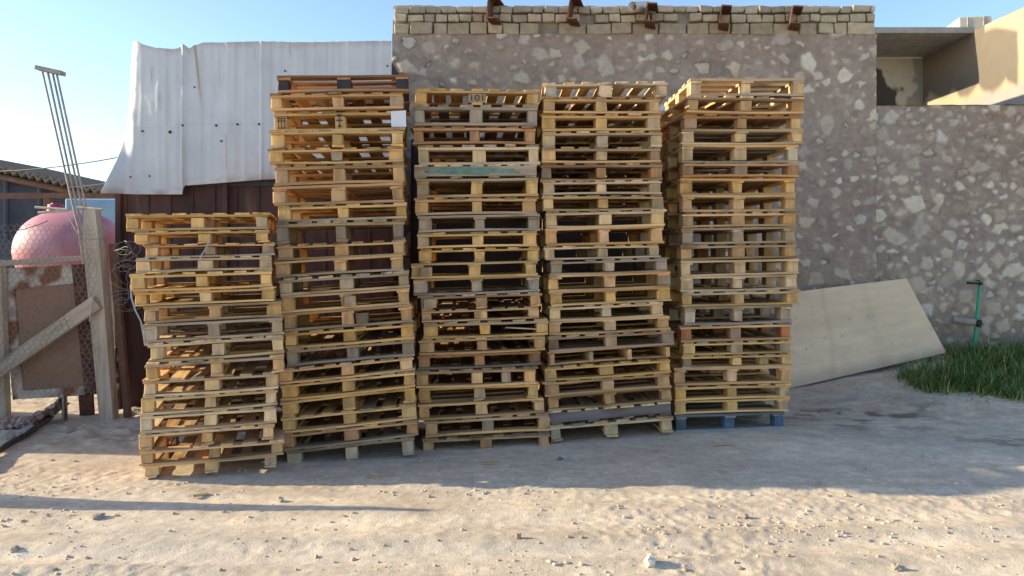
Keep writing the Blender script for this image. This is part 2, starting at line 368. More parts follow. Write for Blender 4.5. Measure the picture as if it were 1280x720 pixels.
# ---------------------------------------------------------------- rubble walls
def rubble(x0, x1, z0, z1, y, step, seed, dens=1.0, damp=None, gap=.044):
    r = np.random.default_rng(seed)
    xs = np.arange(x0, x1 + step * .5, step); xs[-1] = x1; zs = np.arange(z0, z1 + step * .5, step); zs[-1] = z1
    X, Z = np.meshgrid(xs, zs, indexing='ij')
    col = np.ones(X.shape + (3,)) * np.array([.345, .262, .208])
    col *= (1 + .34 * fbm(X * 2, Z * 2, seed, 4) + .40 * fbm(X * 11, Z * 11, seed + 5, 3))[..., None]
    sm = (.22 * sstep(.05, .3, fbm(X * 6, Z * 8, seed + 41, 4)))[..., None]; col = col * (1 - sm) + sm * np.array([.52, .43, .33])
    pit = (.5 * sstep(.27, .40, fbm(X * 14, Z * 18, seed + 45, 3)))[..., None]; col = col * (1 - pit) + pit * np.array([.16, .12, .10])
    relief = fbm(X * 5, Z * 5, seed + 9, 4) * .028 + fbm(X * 22, Z * 22, seed + 13, 3) * .014
    pts = []
    tries = int((x1 - x0) * (z1 - z0) * 320 * dens)
    for _ in range(tries):
        px, pz = r.uniform(x0 - .05, x1 + .05), r.uniform(z0, z1)
        s = r.choice([.028, .045, .066, .088, .12], p=[.22, .26, .27, .18, .07])
        if all((px - q[0]) ** 2 / 1.25 + (pz - q[1]) ** 2 > (.80 * (s + q[2]) + gap) ** 2 for q in pts): pts.append((px, pz, s))
    nzx = fbm(X * 16, Z * 16, seed + 21, 3) * .060; nzz = fbm(X * 16 + 7, Z * 16, seed + 25, 3) * .060
    for px, pz, s in pts:
        m = s * 2.0
        i0, i1 = np.searchsorted(xs, [px - m, px + m]); j0, j1 = np.searchsorted(zs, [pz - m, pz + m])
        if i1 - i0 < 2 or j1 - j0 < 2: continue
        lx = X[i0:i1, j0:j1] - px + nzx[i0:i1, j0:j1]; lz = Z[i0:i1, j0:j1] - pz + nzz[i0:i1, j0:j1]
        rot = r.normal(0, .35); el = r.uniform(.85, 1.8)
        ux = (lx * math.cos(rot) + lz * math.sin(rot)) / el ** .5; uz = (-lx * math.sin(rot) + lz * math.cos(rot)) * el ** .5
        d = np.full(lx.shape, -9.0)
        nside = r.integers(4, 6); a0 = r.uniform(0, 6.28)
        for k in range(nside):
            an = a0 + 2 * math.pi * k / nside + r.normal(0, .22); d = np.logaddexp(d / .006, (ux * math.cos(an) + uz * math.sin(an) - s * r.uniform(.72, 1.05)) / .006) * .006
        soft = r.choice([.008, .016, .03])
        mk = 1 - sstep(-soft, soft * .6, d)
        br = r.uniform(.95, 1.35) * (1 if r.random() > .25 else .78); hue = r.choice(3, p=[.62, .22, .16])
        sc = np.array([[.59, .505, .385], [.60, .54, .455], [.54, .425, .32]][hue]) * br
        op = (mk * r.uniform(.42, 1.0) * (1 - (.45 * r.random() if pz > 3.0 and r.random() < .6 else 0)))[..., None]
        sub = col[i0:i1, j0:j1]
        col[i0:i1, j0:j1] = sub * (1 - op) + op * sc * (1 + .25 * fbm(lx * 14 + px, lz * 14, seed + 2, 3))[..., None]
        edge = np.exp(-(d / .010) ** 2) * (r.random() < .06)
        col[i0:i1, j0:j1] *= (1 - .35 * edge)[..., None]
        relief[i0:i1, j0:j1] = relief[i0:i1, j0:j1] * (1 - .6 * mk) + mk * r.uniform(-.004, .020) - .010 * edge
    if damp is not None:
        k = (1 - sstep(damp[0], damp[1], Z + .25 * fbm(X * 2, Z * 2, seed + 31, 3)))[..., None] * .45
        col = col * (1 - k) + k * np.array([.12, .105, .098])
    return X, np.full(X.shape, y) - relief, Z, np.clip(col, .03, .8)

BY = 9.2
bld = empty('stone_building', (1.5, BY, 0))
tag(bld, 'tall mud-mortared rubble stone building with brick top course behind the pallet stacks', 'building')
def child_grid(name, arr, mt, parent, off):
    X, Y, Z, c = arr
    return link(name, grid_mesh(name, X - off[0], Y - off[1], Z - off[2], c), mt, parent)
xa, xb = -1.49, 4.53
child_grid('wall', rubble(xa, xb, -.3, 4.46, BY, .0115, 300, .7), M_RUBBLE, bld, bld.location)
m = MB(); o = bld.location
m.box((xa + .14 - o.x, 11.7 - o.y, 2.2), (.28, 4.9, 4.9)); m.box((xb - .14 - o.x, 11.7 - o.y, 2.2), (.28, 4.9, 4.9)); m.box((1.52 - o.x, 14.3 - o.y, 2.2), (6.02, .28, 4.9))
side = m.build('side_wall', M_BLOCKWALL, bld)
m = MB(); m.box((1.52 - o.x, 11.75 - o.y, 4.48), (5.4, 4.7, .16)); m.build('roof_slab', M_CONC, bld)
# parapet of rough blocks
pm = MB(); pc = []
def brick(x, z, wd, h, dep=.24, c=(.36, .285, .19)):
    n = len(pm.v); yo = random.uniform(-.018, .012)
    pm.box((x - o.x, BY + dep / 2 + yo - .012 - o.y, z), (wd, dep, h), jit=.007, bev=.010, rot=Matrix.Rotation(random.gauss(0, .018), 3, 'Y'))
    t = random.uniform(.72, 1.15); pc.extend([(c[0] * t, c[1] * t, c[2] * t, 1)] * (len(pm.v) - n))
for (z0, h, lo, hi, cc) in ((4.45, .150, .17, .36, (.45, .355, .235)), (4.610, .100, .13, .21, (.49, .395, .265)), (4.722, .085, .14, .26, (.44, .365, .265))):
    x = xa + .02
    while x < xb - .06:
        wd = min(random.uniform(lo, hi), xb - .02 - x)
        if random.random() > .05: brick(x + wd / 2, z0 + h / 2 + random.uniform(-.008, .008), wd - .014, h * random.uniform(.88, 1.0), c=cc)
        x += wd
n = len(pm.v); pm.box((1.52 - o.x, BY + .15 - o.y, 4.62), (5.98, .18, .32)); pc.extend([(.34, .28, .215, 1)] * (len(pm.v) - n))
me = pm.mesh('parapet'); a = me.color_attributes.new('tint', 'FLOAT_COLOR', 'POINT'); a.data.foreach_set('color', np.array(pc, np.float32).ravel())
link('brick_parapet', me, M_BRICK, bld)
xs = np.linspace(xa + .015, xb - .015, 260); n_ = 10
X, V = np.meshgrid(xs, np.linspace(0, 1, n_), indexing='ij')
top = 4.812 + .022 * fbm(X * 5, V * 0 + 2, 80, 3)
prof = np.where(V < .35, 0, (V - .35) / .65)
Yc = BY + .004 + prof * .30 - .03 * fbm(X * 6, V * 3, 82, 3); Zc = np.where(V < .35, top - .05 * (1 - V / .35) + .03 * fbm(X * 9, V, 84, 3), top + .02 * np.sin(np.pi * prof))
cap = link('parapet_cap', grid_mesh('parapet_cap', X - o.x, Yc - o.y, Zc, np.ones(X.shape + (3,)) * np.array([.42, .35, .26]) * (1 + .4 * fbm(X * 4, V * 2, 86, 3))[..., None]), M_RUBBLE, bld)
# steel joist ends
for bx, by0, by1, tl in ((616, 2, 32, -.18), (715, 3, 33, -.28), (809, 10, 36, -.35), (900, 13, 38, -.25), (987, 14, 38, -.32)):
    p = at(bx, (by0 + by1) / 2, BY - .02); h = (by1 - by0) / F * BY * .9
    m = MB(); rt = Matrix.Rotation(R(9) * (1 if tl < -.2 else .4), 3, 'Y') @ Matrix.Rotation(R(-14), 3, 'Z')
    for (cx, cz, dx, dz) in ((0, 0, .014, h - .028), (.055, h / 2 - .007, .125, .016), (.055, -h / 2 + .007, .125, .016)):
        m.box(rt @ Vector((cx, -.02, cz)), (dx, .44, dz), rot=rt)
    j = m.build('joist_end', M_RUST, bld); j.location = p - o
p = at(803, 8, BY); m = MB()
d = Vector((-.62, -.72, -.28)).normalized(); ring = 14
m.tube([p - d * .1 - o, p + d * .24 - o], .066, 14, caps=False); m.tube([p + d * .24 - o, p + d * .10 - o], .054, 14, caps=False)
m.build('drain_pipe', M_PVC, bld)

bw = empty('boundary_wall', (6.5, BY, 0))
tag(bw, 'lower rubble stone boundary wall set with pale stones beyond the leaning board', 'wall')
o2 = bw.location
child_grid('wall_face', rubble(4.535, 9.2, -.2, 3.58, BY + .03,   .0165, 700, .9, damp=(.4, 1.15), gap=.020), M_RUBBLE, bw, o2)
m = MB(); m.box((6.867 - o2.x, BY + .23 - o2.y, 1.68), (4.66, .30, 3.76)); m.build('wall_core', M_BLOCKWALL, bw)
xs = np.linspace(4.54, 9.2, 200); X, V = np.meshgrid(xs, np.linspace(0, 1, 6), indexing='ij')
cz = 3.58 + .03 * np.sin(V * np.pi) + .02 * fbm(X * 5, V, 88, 3)
link('wall_coping', grid_mesh('wall_coping', X - o2.x, BY + .03 + V * .36 - o2.y - .02 * (V < .1), cz, np.ones(X.shape + (3,)) * np.array([.30, .265, .24])), M_RUBBLE, bw)

# ---------------------------------------------------------------- open shelter on the neighbouring roof
sh = empty('concrete_shelter', (5.7, 11.5, 0)); so = sh.location
tag(sh, 'cream walled shelter under a thin concrete slab roof, sooty, with painted shadow', 'building')
SX = 6.86
m = MB(); m.box((5.70 - so.x, 11.85 - so.y, 5.06), (2.32, 1.7, .085)); m.build('roof_slab', M_CONC, sh)
ys = np.linspace(8.6, 12.4, 200); zs = np.linspace(2.6, 5.3, 140)
Yg, Zg = np.meshgrid(ys, zs, indexing='ij')
topz = np.where(Yg > 11.0, 5.0185, 5.06 - .02 * (11.0 - Yg))
Zw = np.minimum(Zg, topz)
cc = np.ones(Yg.shape + (3,)) * np.array([.44, .35, .23])
grey = (1 - sstep(4.02, 4.06, Zw + .10 * fbm(Yg * 5, Zw * 2, 90, 3)))[..., None]
cc = cc * (1 - grey) + grey * np.array([.34, .32, .29])
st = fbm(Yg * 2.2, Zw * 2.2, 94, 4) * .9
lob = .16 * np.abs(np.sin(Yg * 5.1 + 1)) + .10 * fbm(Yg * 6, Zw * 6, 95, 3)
soot_shade = sstep(.0, .13, Zw - 4.20 - .12 * (Yg - 11).clip(-1, 1) + lob + .3 * st * .3) * sstep(9.98, 10.06, Yg + .10 * st) * (1 - sstep(0, .10, (Zw - 4.66 - .25 * np.sin((Yg - 10) * 2.2).clip(0, 1) + .12 * st)) * (Yg < 10.75))
cc = cc * (1 - .72 * soot_shade[..., None]) + .72 * soot_shade[..., None] * np.array([.07, .06, .062])  # lobed shadow and sooty stain painted into the side wall colour
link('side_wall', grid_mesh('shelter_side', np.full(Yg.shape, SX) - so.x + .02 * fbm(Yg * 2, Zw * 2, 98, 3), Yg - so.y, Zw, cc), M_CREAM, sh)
m = MB(); m.box((SX + .13 - so.x, 10.5 - so.y, 3.75), (.2, 3.8, 2.4)); m.build('wall_core', M_CONC, sh)
xs = np.linspace(4.3, SX, 160); zs = np.linspace(2.6, 5.0, 140); X, Z = np.meshgrid(xs, zs, indexing='ij')
cc = np.ones(X.shape + (3,)) * np.array([.64, .57, .46])
gr = (1 - sstep(4.0, 4.3, Z + .2 * fbm(X * 3, Z * 3, 102, 3)))[..., None]; cc = cc * (1 - gr) + gr * np.array([.58, .55, .50])
soot_shade = sstep(-.02, .05, fbm(X * 3, Z * 3, 106, 5) * .9 + .32 - 1.0 * np.abs(X - 6.02) - .42 * np.abs(Z - 4.35))
cc = cc * (1 - .9 * soot_shade[..., None]) + .9 * soot_shade[..., None] * np.array([.035, .03, .03])
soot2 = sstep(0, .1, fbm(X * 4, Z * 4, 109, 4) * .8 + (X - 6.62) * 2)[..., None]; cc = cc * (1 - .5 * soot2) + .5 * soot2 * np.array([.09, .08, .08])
link('back_wall', grid_mesh('shelter_back', X - so.x, np.full(X.shape, 12.35) - so.y, Z, cc), M_CREAM, sh)
def cblock(name, px0, px1, py0, py1, D, dep, rz, label):
    p = at((px0 + px1) / 2, py1, D); wd = (px1 - px0) / F * D; h = (py1 - py0) / F * D
    m = MB(); t = .045
    m.box((0, dep / 2, h / 2), (wd, dep, h), bev=.012, jit=.006)
    for k in (-.25, .25): m.box((k * wd, -.004, h / 2), (wd * .012, .01, h * .96))
    ob = m.build(name, M_CBLOCK); ob.location = (p.x, p.y, 5.1025); ob.rotation_euler.z = rz
    tag(ob, label, 'block')
cblock('concrete_block', 1201, 1238, 18, 37, 11.2, .55, R(-10), 'large pale concrete block standing on the shelter slab roof')
cblock('concrete_block', 1158, 1178, 31, 37, 11.3, .35, R(-8), 'low flat concrete block on the shelter roof beside the large block')

# ---------------------------------------------------------------- shed clad in a white sheet
shed = empty('metal_shed', (-3.0, 8.7, 0)); o3 = shed.location
tag(shed, 'maroon shed hung with a battered white sheet metal cladding, rust streaked', 'shed')
m = MB(); zt = 2.62
m.box((-2.90 - o3.x, 9.50 - o3.y, 1.2), (3.04, 2.26, 2.9))
wallp = m.build('wall', M_MAROON, shed)
m = MB()
for k in range(13): m.box((-4.36 + k * .25 - o3.x, 8.366 - o3.y, 1.2), (.018, .018, 2.9))
for x in (-4.43, -3.23): m.box((x - o3.x, 8.345 - o3.y, 1.2), (.06, .06, 2.88))
m.build('wall_rib', M_MAROON, shed)
U = np.linspace(0, 1, 260); Vv = np.linspace(0, 1, 170)
Ug, Vg = np.meshgrid(U, Vv, indexing='ij')
D0 = 8.25
px_l = np.interp(Vv, [0, .12, .55, .70, .86, 1], [166, 164, 160, 152, 144, 134])[None, :]
px_r = 489.0
PX = px_l + (px_r - px_l) * Ug
ptop = np.interp(PX, [160, 171, 178, 195, 222, 229, 236, 240, 252, 330, 380, 490], [53, 51, 55, 60, 61, 55, 60, 57, 53, 51.5, 52, 50]) + 1.2 * fbm(PX * .09, PX * 0, 120, 3)
pbot = np.interp(PX, [130, 229, 230.5, 330, 490], [243, 243, 232, 224.5, 216])
PY = ptop + (pbot - ptop) * Vg
rel = .004 * np.sin((PX - 166) / 21.5 * np.pi) ** 12 * -1 + .010 * fbm(PX * .035, PY * .006, 122, 3)
seam = -.03 * np.exp(-((PX - 230) / 1.8) ** 2) - .014 * np.exp(-((PX - 327) / 1.2) ** 2) + .012 * sstep(228, 231, PX)
wr = .05 * fbm(PX * .02, PY * .012, 124, 4)
fold = .085 * sstep(0, 1, (168 - PX) / 13) * np.exp(-((Vg - .60) / .14) ** 2) - .10 * sstep(0, 1, (160 - PX) / 26) * sstep(.7, .95, Vg) + .10 * np.exp(-((PX - px_l) / 4) ** 2) * (1 - sstep(.40, .5, Vg)) * (.5 + .8 * fbm(PY * .08, PX * 0, 126, 2))
edge_in = 0
DD = D0 + rel + seam + wr + fold + edge_in - .12 * sstep(.6, 1, Vg) * (1 - sstep(140, 175, PX))
DP = D0 + fold; Xs = (PX - 640) / F * DP; Zs_ = CAM_H - (PY - HOR) / F * DP
c = np.ones(PX.shape + (3,)) * np.array([.585, .60, .615]) * (1 + .10 * fbm(PX * .03, PY * .015, 130, 4))[..., None]
def stain(c, k, colr): k = np.clip(k, 0, 1)[..., None]; return c * (1 - k) + k * np.array(colr)
c = stain(c, .85 * np.exp(-((PX - (243.5 + (PY - 60) * .11)) / 1.5) ** 2) * (1 - sstep(100, 140, PY)), (.33, .20, .11))
c = stain(c, .5 * np.exp(-((PX - 229) / 1.0) ** 2), (.25, .24, .25))
c = stain(c, .22 * np.abs(np.cos((PX - 166) / 43 * np.pi)) ** 60 * (.4 + vnoise(PX * .05, PY * .03, 141)), (.30, .28, .27))
c = stain(c, .30 * sstep(.12, .4, fbm(PX * .10, PY * .012 + 5, 143, 4)), (.44, .39, .34))
c = stain(c, .40 * sstep(.22, .42, fbm(PX * .16 + 40, PY * .016, 147, 4)) * sstep(.0, .2, fbm(PX * .02, PY * .02, 148, 2) + .05), (.40, .27, .17))
c = stain(c, .45 * (1 - sstep(0, .06, Vg + .05 * fbm(PX * .1, PY * .1, 145, 3))), (.36, .30, .25))
for sx, y0, y1, kk in ((190, 85, 105, .5), (283, 168, 215, .5), (362, 55, 72, .5), (274, 60, 110, .25), (408, 50, 90, .2), (318, 60, 75, .3)):
    c = stain(c, kk * np.exp(-((PX - sx + 1.2 * fbm(PY * .1, PX * 0, 133, 2)) / 1.1) ** 2) * sstep(y0 - 4, y0 + 4, PY) * (1 - sstep(y1 - 8, y1 + 4, PY)), (.30, .22, .17))
c = stain(c, .35 * sstep(.15, .4, fbm(PX * .012 + 3, PY * .05, 136, 4)), (.56, .52, .47))
c = stain(c, .35 * np.exp(-((PY - (160 - (PX > 230) * 5)) / .8) ** 2), (.45, .45, .46))
c = stain(c, .55 * sstep(.93, 1.0, Vg) * sstep(.0, .25, fbm(PX * .06, PY * .1, 139, 3) + .12), (.36, .22, .14))
sheet = link('sheet_cladding', grid_mesh('sheet', Xs - o3.x, DD - o3.y, Zs_, np.clip(c, .03, .85)[::1]), M_SHEET, shed)
so_ = sheet.modifiers.new('thickness', 'SOLIDIFY'); so_.thickness = .004; so_.offset = 0
m = MB(); m.box((-2.82 - o3.x, 9.42 - o3.y, 3.24), (2.80, 2.16, 1.50)); m.build('upper_body', M_DARKWALL, shed)
for sx, sy, r_ in ((181, 164, .016), (215, 165, .024), (230.5, 157, .016), (272, 157, .018), (299, 156, .018), (326, 155, .018), (182, 222, .012), (203, 220, .012), (242, 109, .012), (283, 176, .015), (355, 88, .014), (484, 82, .014)):
    i = int(np.argmin(np.abs(PX[:, 80] - sx))); j = int(np.argmin(np.abs(PY[i] - sy)))
    p = Vector((Xs[i, j], DD[i, j] - .006, Zs_[i, j])) - o3
    fm = MB(); fm.tube([p + Vector((0, .01, 0)), p - Vector((0, .008, 0))], r_ * .72, 8); fm.build('screw_head', M_DARK, shed)
# flap of torn white paint strip down the corner of the shed
m = MB(); z = 1.75
m2 = []
for k in range(9):
    zz = 1.55 - k * .165; m = MB(); m.box((-4.42 + random.uniform(-.015, .015) - o3.x, 8.308 - o3.y, zz), (random.uniform(.015, .05), .012, random.uniform(.06, .14)), jit=.012); m.build('paint_flake', M_RUSTPAINT, shed)

# ---------------------------------------------------------------- far left: hall, tank, blue sheet
hall = empty('dark_hall', (-12, 15, 0)); oh = hall.location
tag(hall, 'dark low hall with a corrugated roof sloping down beyond the pink tank', 'building')
DB = 15.0
pA = at(-190, 168, DB); pB = at(134, 240, DB)
m = MB(); vs_ = [(pA.x, DB, -.2), (pB.x, DB, -.2), (pB.x, DB, pB.z - .07), (pA.x, DB, pA.z - .07)]
vs_ = [Vector(v) - oh for v in vs_] + [Vector(v) + Vector((0, 6, 0)) - oh for v in vs_]
m.add(vs_, [(0, 1, 2, 3), (5, 4, 7, 6), (1, 5, 6, 2), (4, 0, 3, 7), (3, 2, 6, 7)]); m.build('wall', M_DARKWALL, hall)
m = MB(); nn = 130; ra = []; rb = []
vs_ = []; fs_ = []
dirx = (pB - pA); ln = dirx.length; dn = dirx.normalized(); up = Vector((-dn.z, 0, dn.x))
for k in range(nn + 1):
    q = pA + dn * (ln * k / nn + 0) + up * (.05 * math.sin(k * 1.57) + .02)
    for yy in (-.25, 6.2): vs_.append(q + Vector((0, yy, 0)) - oh); vs_.append(q + Vector((0, yy, 0)) - up * .05 - oh)
for k in range(nn):
    a0 = k * 4; b0 = a0 + 4
    fs_ += [(a0, b0, b0 + 2, a0 + 2), (a0 + 1, a0 + 3, b0 + 3, b0 + 1), (a0, a0 + 1, b0 + 1, b0)]
m.add(vs_, fs_); m.build('corrugated_roof', M_ROOF, hall)
m = MB(); q0 = pA - up * .22; q1 = pB - up * .13
m.tube([q0 + Vector((0, -.12, 0)) - oh, q1 + Vector((0, -.12, 0)) - oh], .07, 6); m.build('roof_purlin', M_BROWNBEAM, hall)
m = MB()
for px in (8, 50): p0 = at(px, 300, DB - .1); p1 = at(px, 214 + px * .22, DB - .1); m.tube([p0 - oh, p1 - oh], .05, 6)
m.build('steel_post', M_DARKWALL, hall)

beam = empty('canopy_frame', at(60, 244, 12.2)); ob_ = beam.location
tag(beam, 'long brown horizontal canopy beam on a short post behind the pink tank', 'frame')
m = MB(); a_, b_ = at(-160, 246, 12.2), at(142, 243.5, 12.2); m.box(((a_ + b_) / 2) - ob_, ((b_ - a_).length, .10, .085)); m.build('beam', M_BROWNBEAM, beam)
m = MB(); p0 = at(60, 246, 12.2); m.box(Vector((p0.x, 12.2, p0.z / 2)) - ob_, (.11, .09, p0.z - .06)); m.build('post', M_BROWNBEAM, beam)

m = MB(); a_ = at(88, 248, 13); b_ = at(168, 330, 13); m.box(((a_.x + b_.x) / 2, 13.3, (a_.z - .2) / 2), (b_.x - a_.x, .9, a_.z + .2), bev=.03, jit=.01)
tag(m.build('blue_container', M_BLUESHEET), 'pale blue metal container seen between the pink tank and shed', 'container')

tank = empty('water_tank', (-6.05, 10.3, 0)); ot = tank.location
tag(tank, 'round pink plastic water tank lying behind the wire fence', 'water tank')
tc_ = at(89, 314, 10.3); rx = 64 / F * 10.3; rz = 51 / F * 10.3
m = MB(); nu, nv = 64, 48; vs_ = []; fs_ = []
for i in range(nu + 1):
    t_ = -1 + 2 * i / nu
    rr = (1 - abs(t_) ** 2.5) ** (1 / 2.1) if abs(t_) < 1 else 0.0
    rr = max(rr, .02) * 1.0
    for k in range(nv):
        an = 2 * math.pi * k / nv; vs_.append((tc_.x - ot.x + t_ * rx, math.cos(an) * rz * rr, tc_.z + math.sin(an) * rz * rr))
for i in range(nu):
    for k in range(nv):
        k2 = (k + 1) % nv; fs_.append((i * nv + k, (i + 1) * nv + k, (i + 1) * nv + k2, i * nv + k2))
m.add(vs_, fs_, True); m.add(vs_[:nv], [tuple(range(nv))]); m.add(vs_[-nv:], [tuple(range(nv))[::-1]]); m.build('tank_shell', M_PINK, tank)
m = MB(); p = Vector((at(70, 300, 10.3).x - ot.x, 0, tc_.z + rz * .93)); m.tube([p, p + Vector((0, 0, .12))], [.12, .10], 16); m.tube([p + Vector((0, 0, .12)), p + Vector((0, 0, .14))], [.07, .06], 12); m.build('lid', M_PINKLID, tank)
m = MB()
for dx in (-.4, .4): m.box((tc_.x - ot.x + dx, 0, (tc_.z - rz) / 2 + .06), (.12, .8, tc_.z - rz + .1))
m.build('stand', M_CONC, tank)

# ---------------------------------------------------------------- fence at the left
FY = 7.85
def plank(name, pts, wd, th, mt, parent=None, loc=None, jit=.004):
    """bar between two points, wd across in the picture plane, th deep"""
    a, b = Vector(pts[0]), Vector(pts[1]); d = (b - a); L_ = d.length; d.normalize()
    s = d.cross(Vector((0, 1, 0))).normalized(); y = s.cross(d)
    rot = Matrix((s, y, d)).transposed()
    m = MB(); m.box((0, 0, L_ / 2), (wd, th, L_), jit=jit, bev=.008)
    ob = m.build(name, mt, parent); ob.rotation_euler = rot.to_euler(); ob.location = a
    return ob
p0, p1 = at(137, 530, FY), at(115, 262, FY); p0.z = gz(p0.x, FY) - .05
pst = empty('fence_post', p0)
tag(pst, 'thick weathered timber fence post with a tapered cut top', 'post')
dd = (p1 - p0)
m = MB(); k0, k1 = .105, .125
def frus(m, a, b, wa, wb, da, db):
    vs_ = []
    for c_, w_, d_ in ((a, wa, da), (b, wb, db)):
        vs_ += [c_ + Vector((-w_, -d_, 0)), c_ + Vector((w_, -d_, 0)), c_ + Vector((w_, d_, 0)), c_ + Vector((-w_, d_, 0))]
    m.add(vs_, [(3, 2, 1, 0), (4, 5, 6, 7), (0, 1, 5, 4), (1, 2, 6, 5), (2, 3, 7, 6), (3, 0, 4, 7)])
frus(m, Vector((0, 0, 0)), dd * .86, .072, .088, .06, .07); frus(m, dd * .862, dd * 1.0, .084, .058, .066, .05); m.build('post_shaft', M_WEATHER, pst)
plank('second_post', (dd * .02 + Vector((.155, .08, 0)), dd * .84 + Vector((.15, .08, 0))), .07, .07, M_BROWNBEAM, pst)
tag(plank('fence_brace', (at(-14, 471, FY - .10), at(121, 378, FY - .10)), .155, .045, M_WEATHER), 'pale timber plank nailed diagonally across the rusty door', 'brace')
tag(plank('fence_post', (at(6, 548, FY + .02), at(-2, 325, FY + .02)), .10, .09, M_WEATHER), 'slim weathered fence post where the diagonal plank starts', 'post')
tag(plank('fence_rail', (at(-40, 332, FY - .01), at(112, 322, FY - .01)), .055, .05, M_WEATHER), 'pale top rail running above the rusty door', 'rail')
door = empty('rusty_door', at(60, 505, FY + .10)); od = door.location
tag(door, 'rusty white framed steel door with a brown infill panel in the fence', 'door')
yd = FY + .09
def quad_frame(name, pts, mt, th, y):
    vs_ = [at(a, b, y) - od for a, b in pts]
    m = MB(); vs2 = vs_ + [v + Vector((0, th, 0)) for v in vs_]
    m.add(vs2, [(0, 1, 2, 3), (7, 6, 5, 4), (0, 4, 5, 1), (1, 5, 6, 2), (2, 6, 7, 3), (3, 7, 4, 0)]); return m.build(name, mt, door)
quad_frame('infill_panel', [(20, 488), (112, 486), (92, 354), (14, 360)], M_PANEL, .02, yd + .025)
quad_frame('frame_stile', [(16, 500), (29, 498), (15, 335), (0, 337)], M_RUSTPAINT, .05, yd)
quad_frame('frame_stile', [(106, 494), (126, 492), (104, 330), (89, 331)], M_RUST, .05, yd)
quad_frame('frame_rail', [(14, 362), (93, 354), (91, 331), (13, 335)], M_RUSTPAINT, .045, yd + .002)
quad_frame('frame_rail', [(27, 499), (110, 494), (107, 483), (26, 489)], M_RUSTPAINT, .045, yd + .002)
quad_frame('bottom_bar', [(100, 528), (116, 528), (114, 492), (98, 494)], M_RUST, .05, yd)
# chicken wire
m = MB(); cs = .062; y = FY - .16
def wpt(i, j):
    sx = cs; x = -6.05 + (i * 1.0) * sx; z = .25 + j * sx * .8
    z += (.25 if i % 2 else -.0) * 0
    return Vector((x + .012 * math.sin(j * 1.3), y + .05 * math.sin(x * 3 + z * 2.1), z))
for j in range(0, 36):
    for i in range(0, 34):
        a = wpt(i + (.5 if j % 2 else 0), j)
        if a.x > -4.35: continue
        up_ = a + Vector((0, 0, cs * .34)); m.tube([a, up_], .0024, 3, caps=False)
        m.tube([up_, wpt(i + (1 if j % 2 else .5), j + 1)], .0024, 3, caps=False)
        if i or j % 2: m.tube([up_, wpt(i + (0 if j % 2 else -.5), j + 1)], .0024, 3, caps=False)
tag(m.build('wire_fence', M_WIRE), 'sagging hexagonal chicken wire stretched in front of the rusty door', 'fence')
# sticks over the tank
for k, (a0, b0, a1, b1) in enumerate(((44, 259, 84, 262), (48, 266, 86, 263), (96, 259, 128, 262))):
    m = MB(); m.tube([at(a0, b0, FY + .12), at(a1, b1, FY + .10)], .014, 6)
    tag(m.build('thin_stick', M_WEATHER), ('upper of two thin pale sticks crossing above the pink tank', 'lower of two thin pale sticks crossing above the pink tank', 'thin pale stick poking past the head of the thick fence post')[k], 'stick', 'sticks over the tank')
m = MB(); rr = random.Random(4)
c0 = at(160, 345, 7.75); pts = []
for k in range(150):
    a = k * .55; pts.append(c0 + Vector((.16 * math.cos(a) * math.sin(k * .13) - .02, .07 * math.sin(a * .7), .30 * math.sin(k * .051) + .08 * math.sin(a))))
m.tube(pts, .0028, 4); tag(m.build('tangled_wire', M_WIRE), 'loose tangle of rusty wire hanging between the thick post and shed', 'wire')
for k, (a0, b0, a1, b1, r_, lb) in enumerate(((84, 268, 104, 330, .010, 'bent dry twig standing before the pink tank'), (118, 300, 112, 402, .007, 'long thin dry stem against the thick fence post'))):
    m = MB(); p_, q_ = at(a0, b0, 7.72), at(a1, b1, 7.70); mid = p_.lerp(q_, .5) + Vector((.04, 0, .03)); m.tube([p_, mid, q_], [r_ * .5, r_ * .8, r_], 6)
    tag(m.build('dry_twig', M_WEATHER), lb, 'twig')
# bundle of steel bars with a head plate
bars = empty('steel_bar_bundle', (at(128, 530, 8.05).x, 8.05, gz(-4.45, 8.05))); o5 = bars.location
tag(bars, 'four thin steel bars leaning together under a small head plate', 'steel bars')
tops = [(53, 90), (60, 91), (66, 92), (71, 93)]; mids = [(88, 243), (93, 243), (99, 243), (104, 243)]; bots = [(112, 345), (116, 345), (120, 340), (124, 335)]
for t_, md, bt in zip(tops, mids, bots):
    m = MB(); e = at(bt[0] + 14, 528, 8.1); m.tube([at(*t_, 8.0) - o5, at(*md, 8.02) - o5, at(*bt, 8.06) - o5, Vector((e.x, 8.12, gz(e.x, 8.1) - .03)) - o5], .0115, 6); m.build('bar', M_REBAR, bars)
a_, b_ = at(47, 85, 8.0), at(79, 92, 8.0); m = MB(); rt = Matrix.Rotation(math.atan2(a_.z - b_.z, b_.x - a_.x), 3, 'Y')
m.box((a_ + b_) / 2 - o5, ((b_ - a_).length, .10, .045), rot=rt); m.build('head_plate', M_CONC, bars)
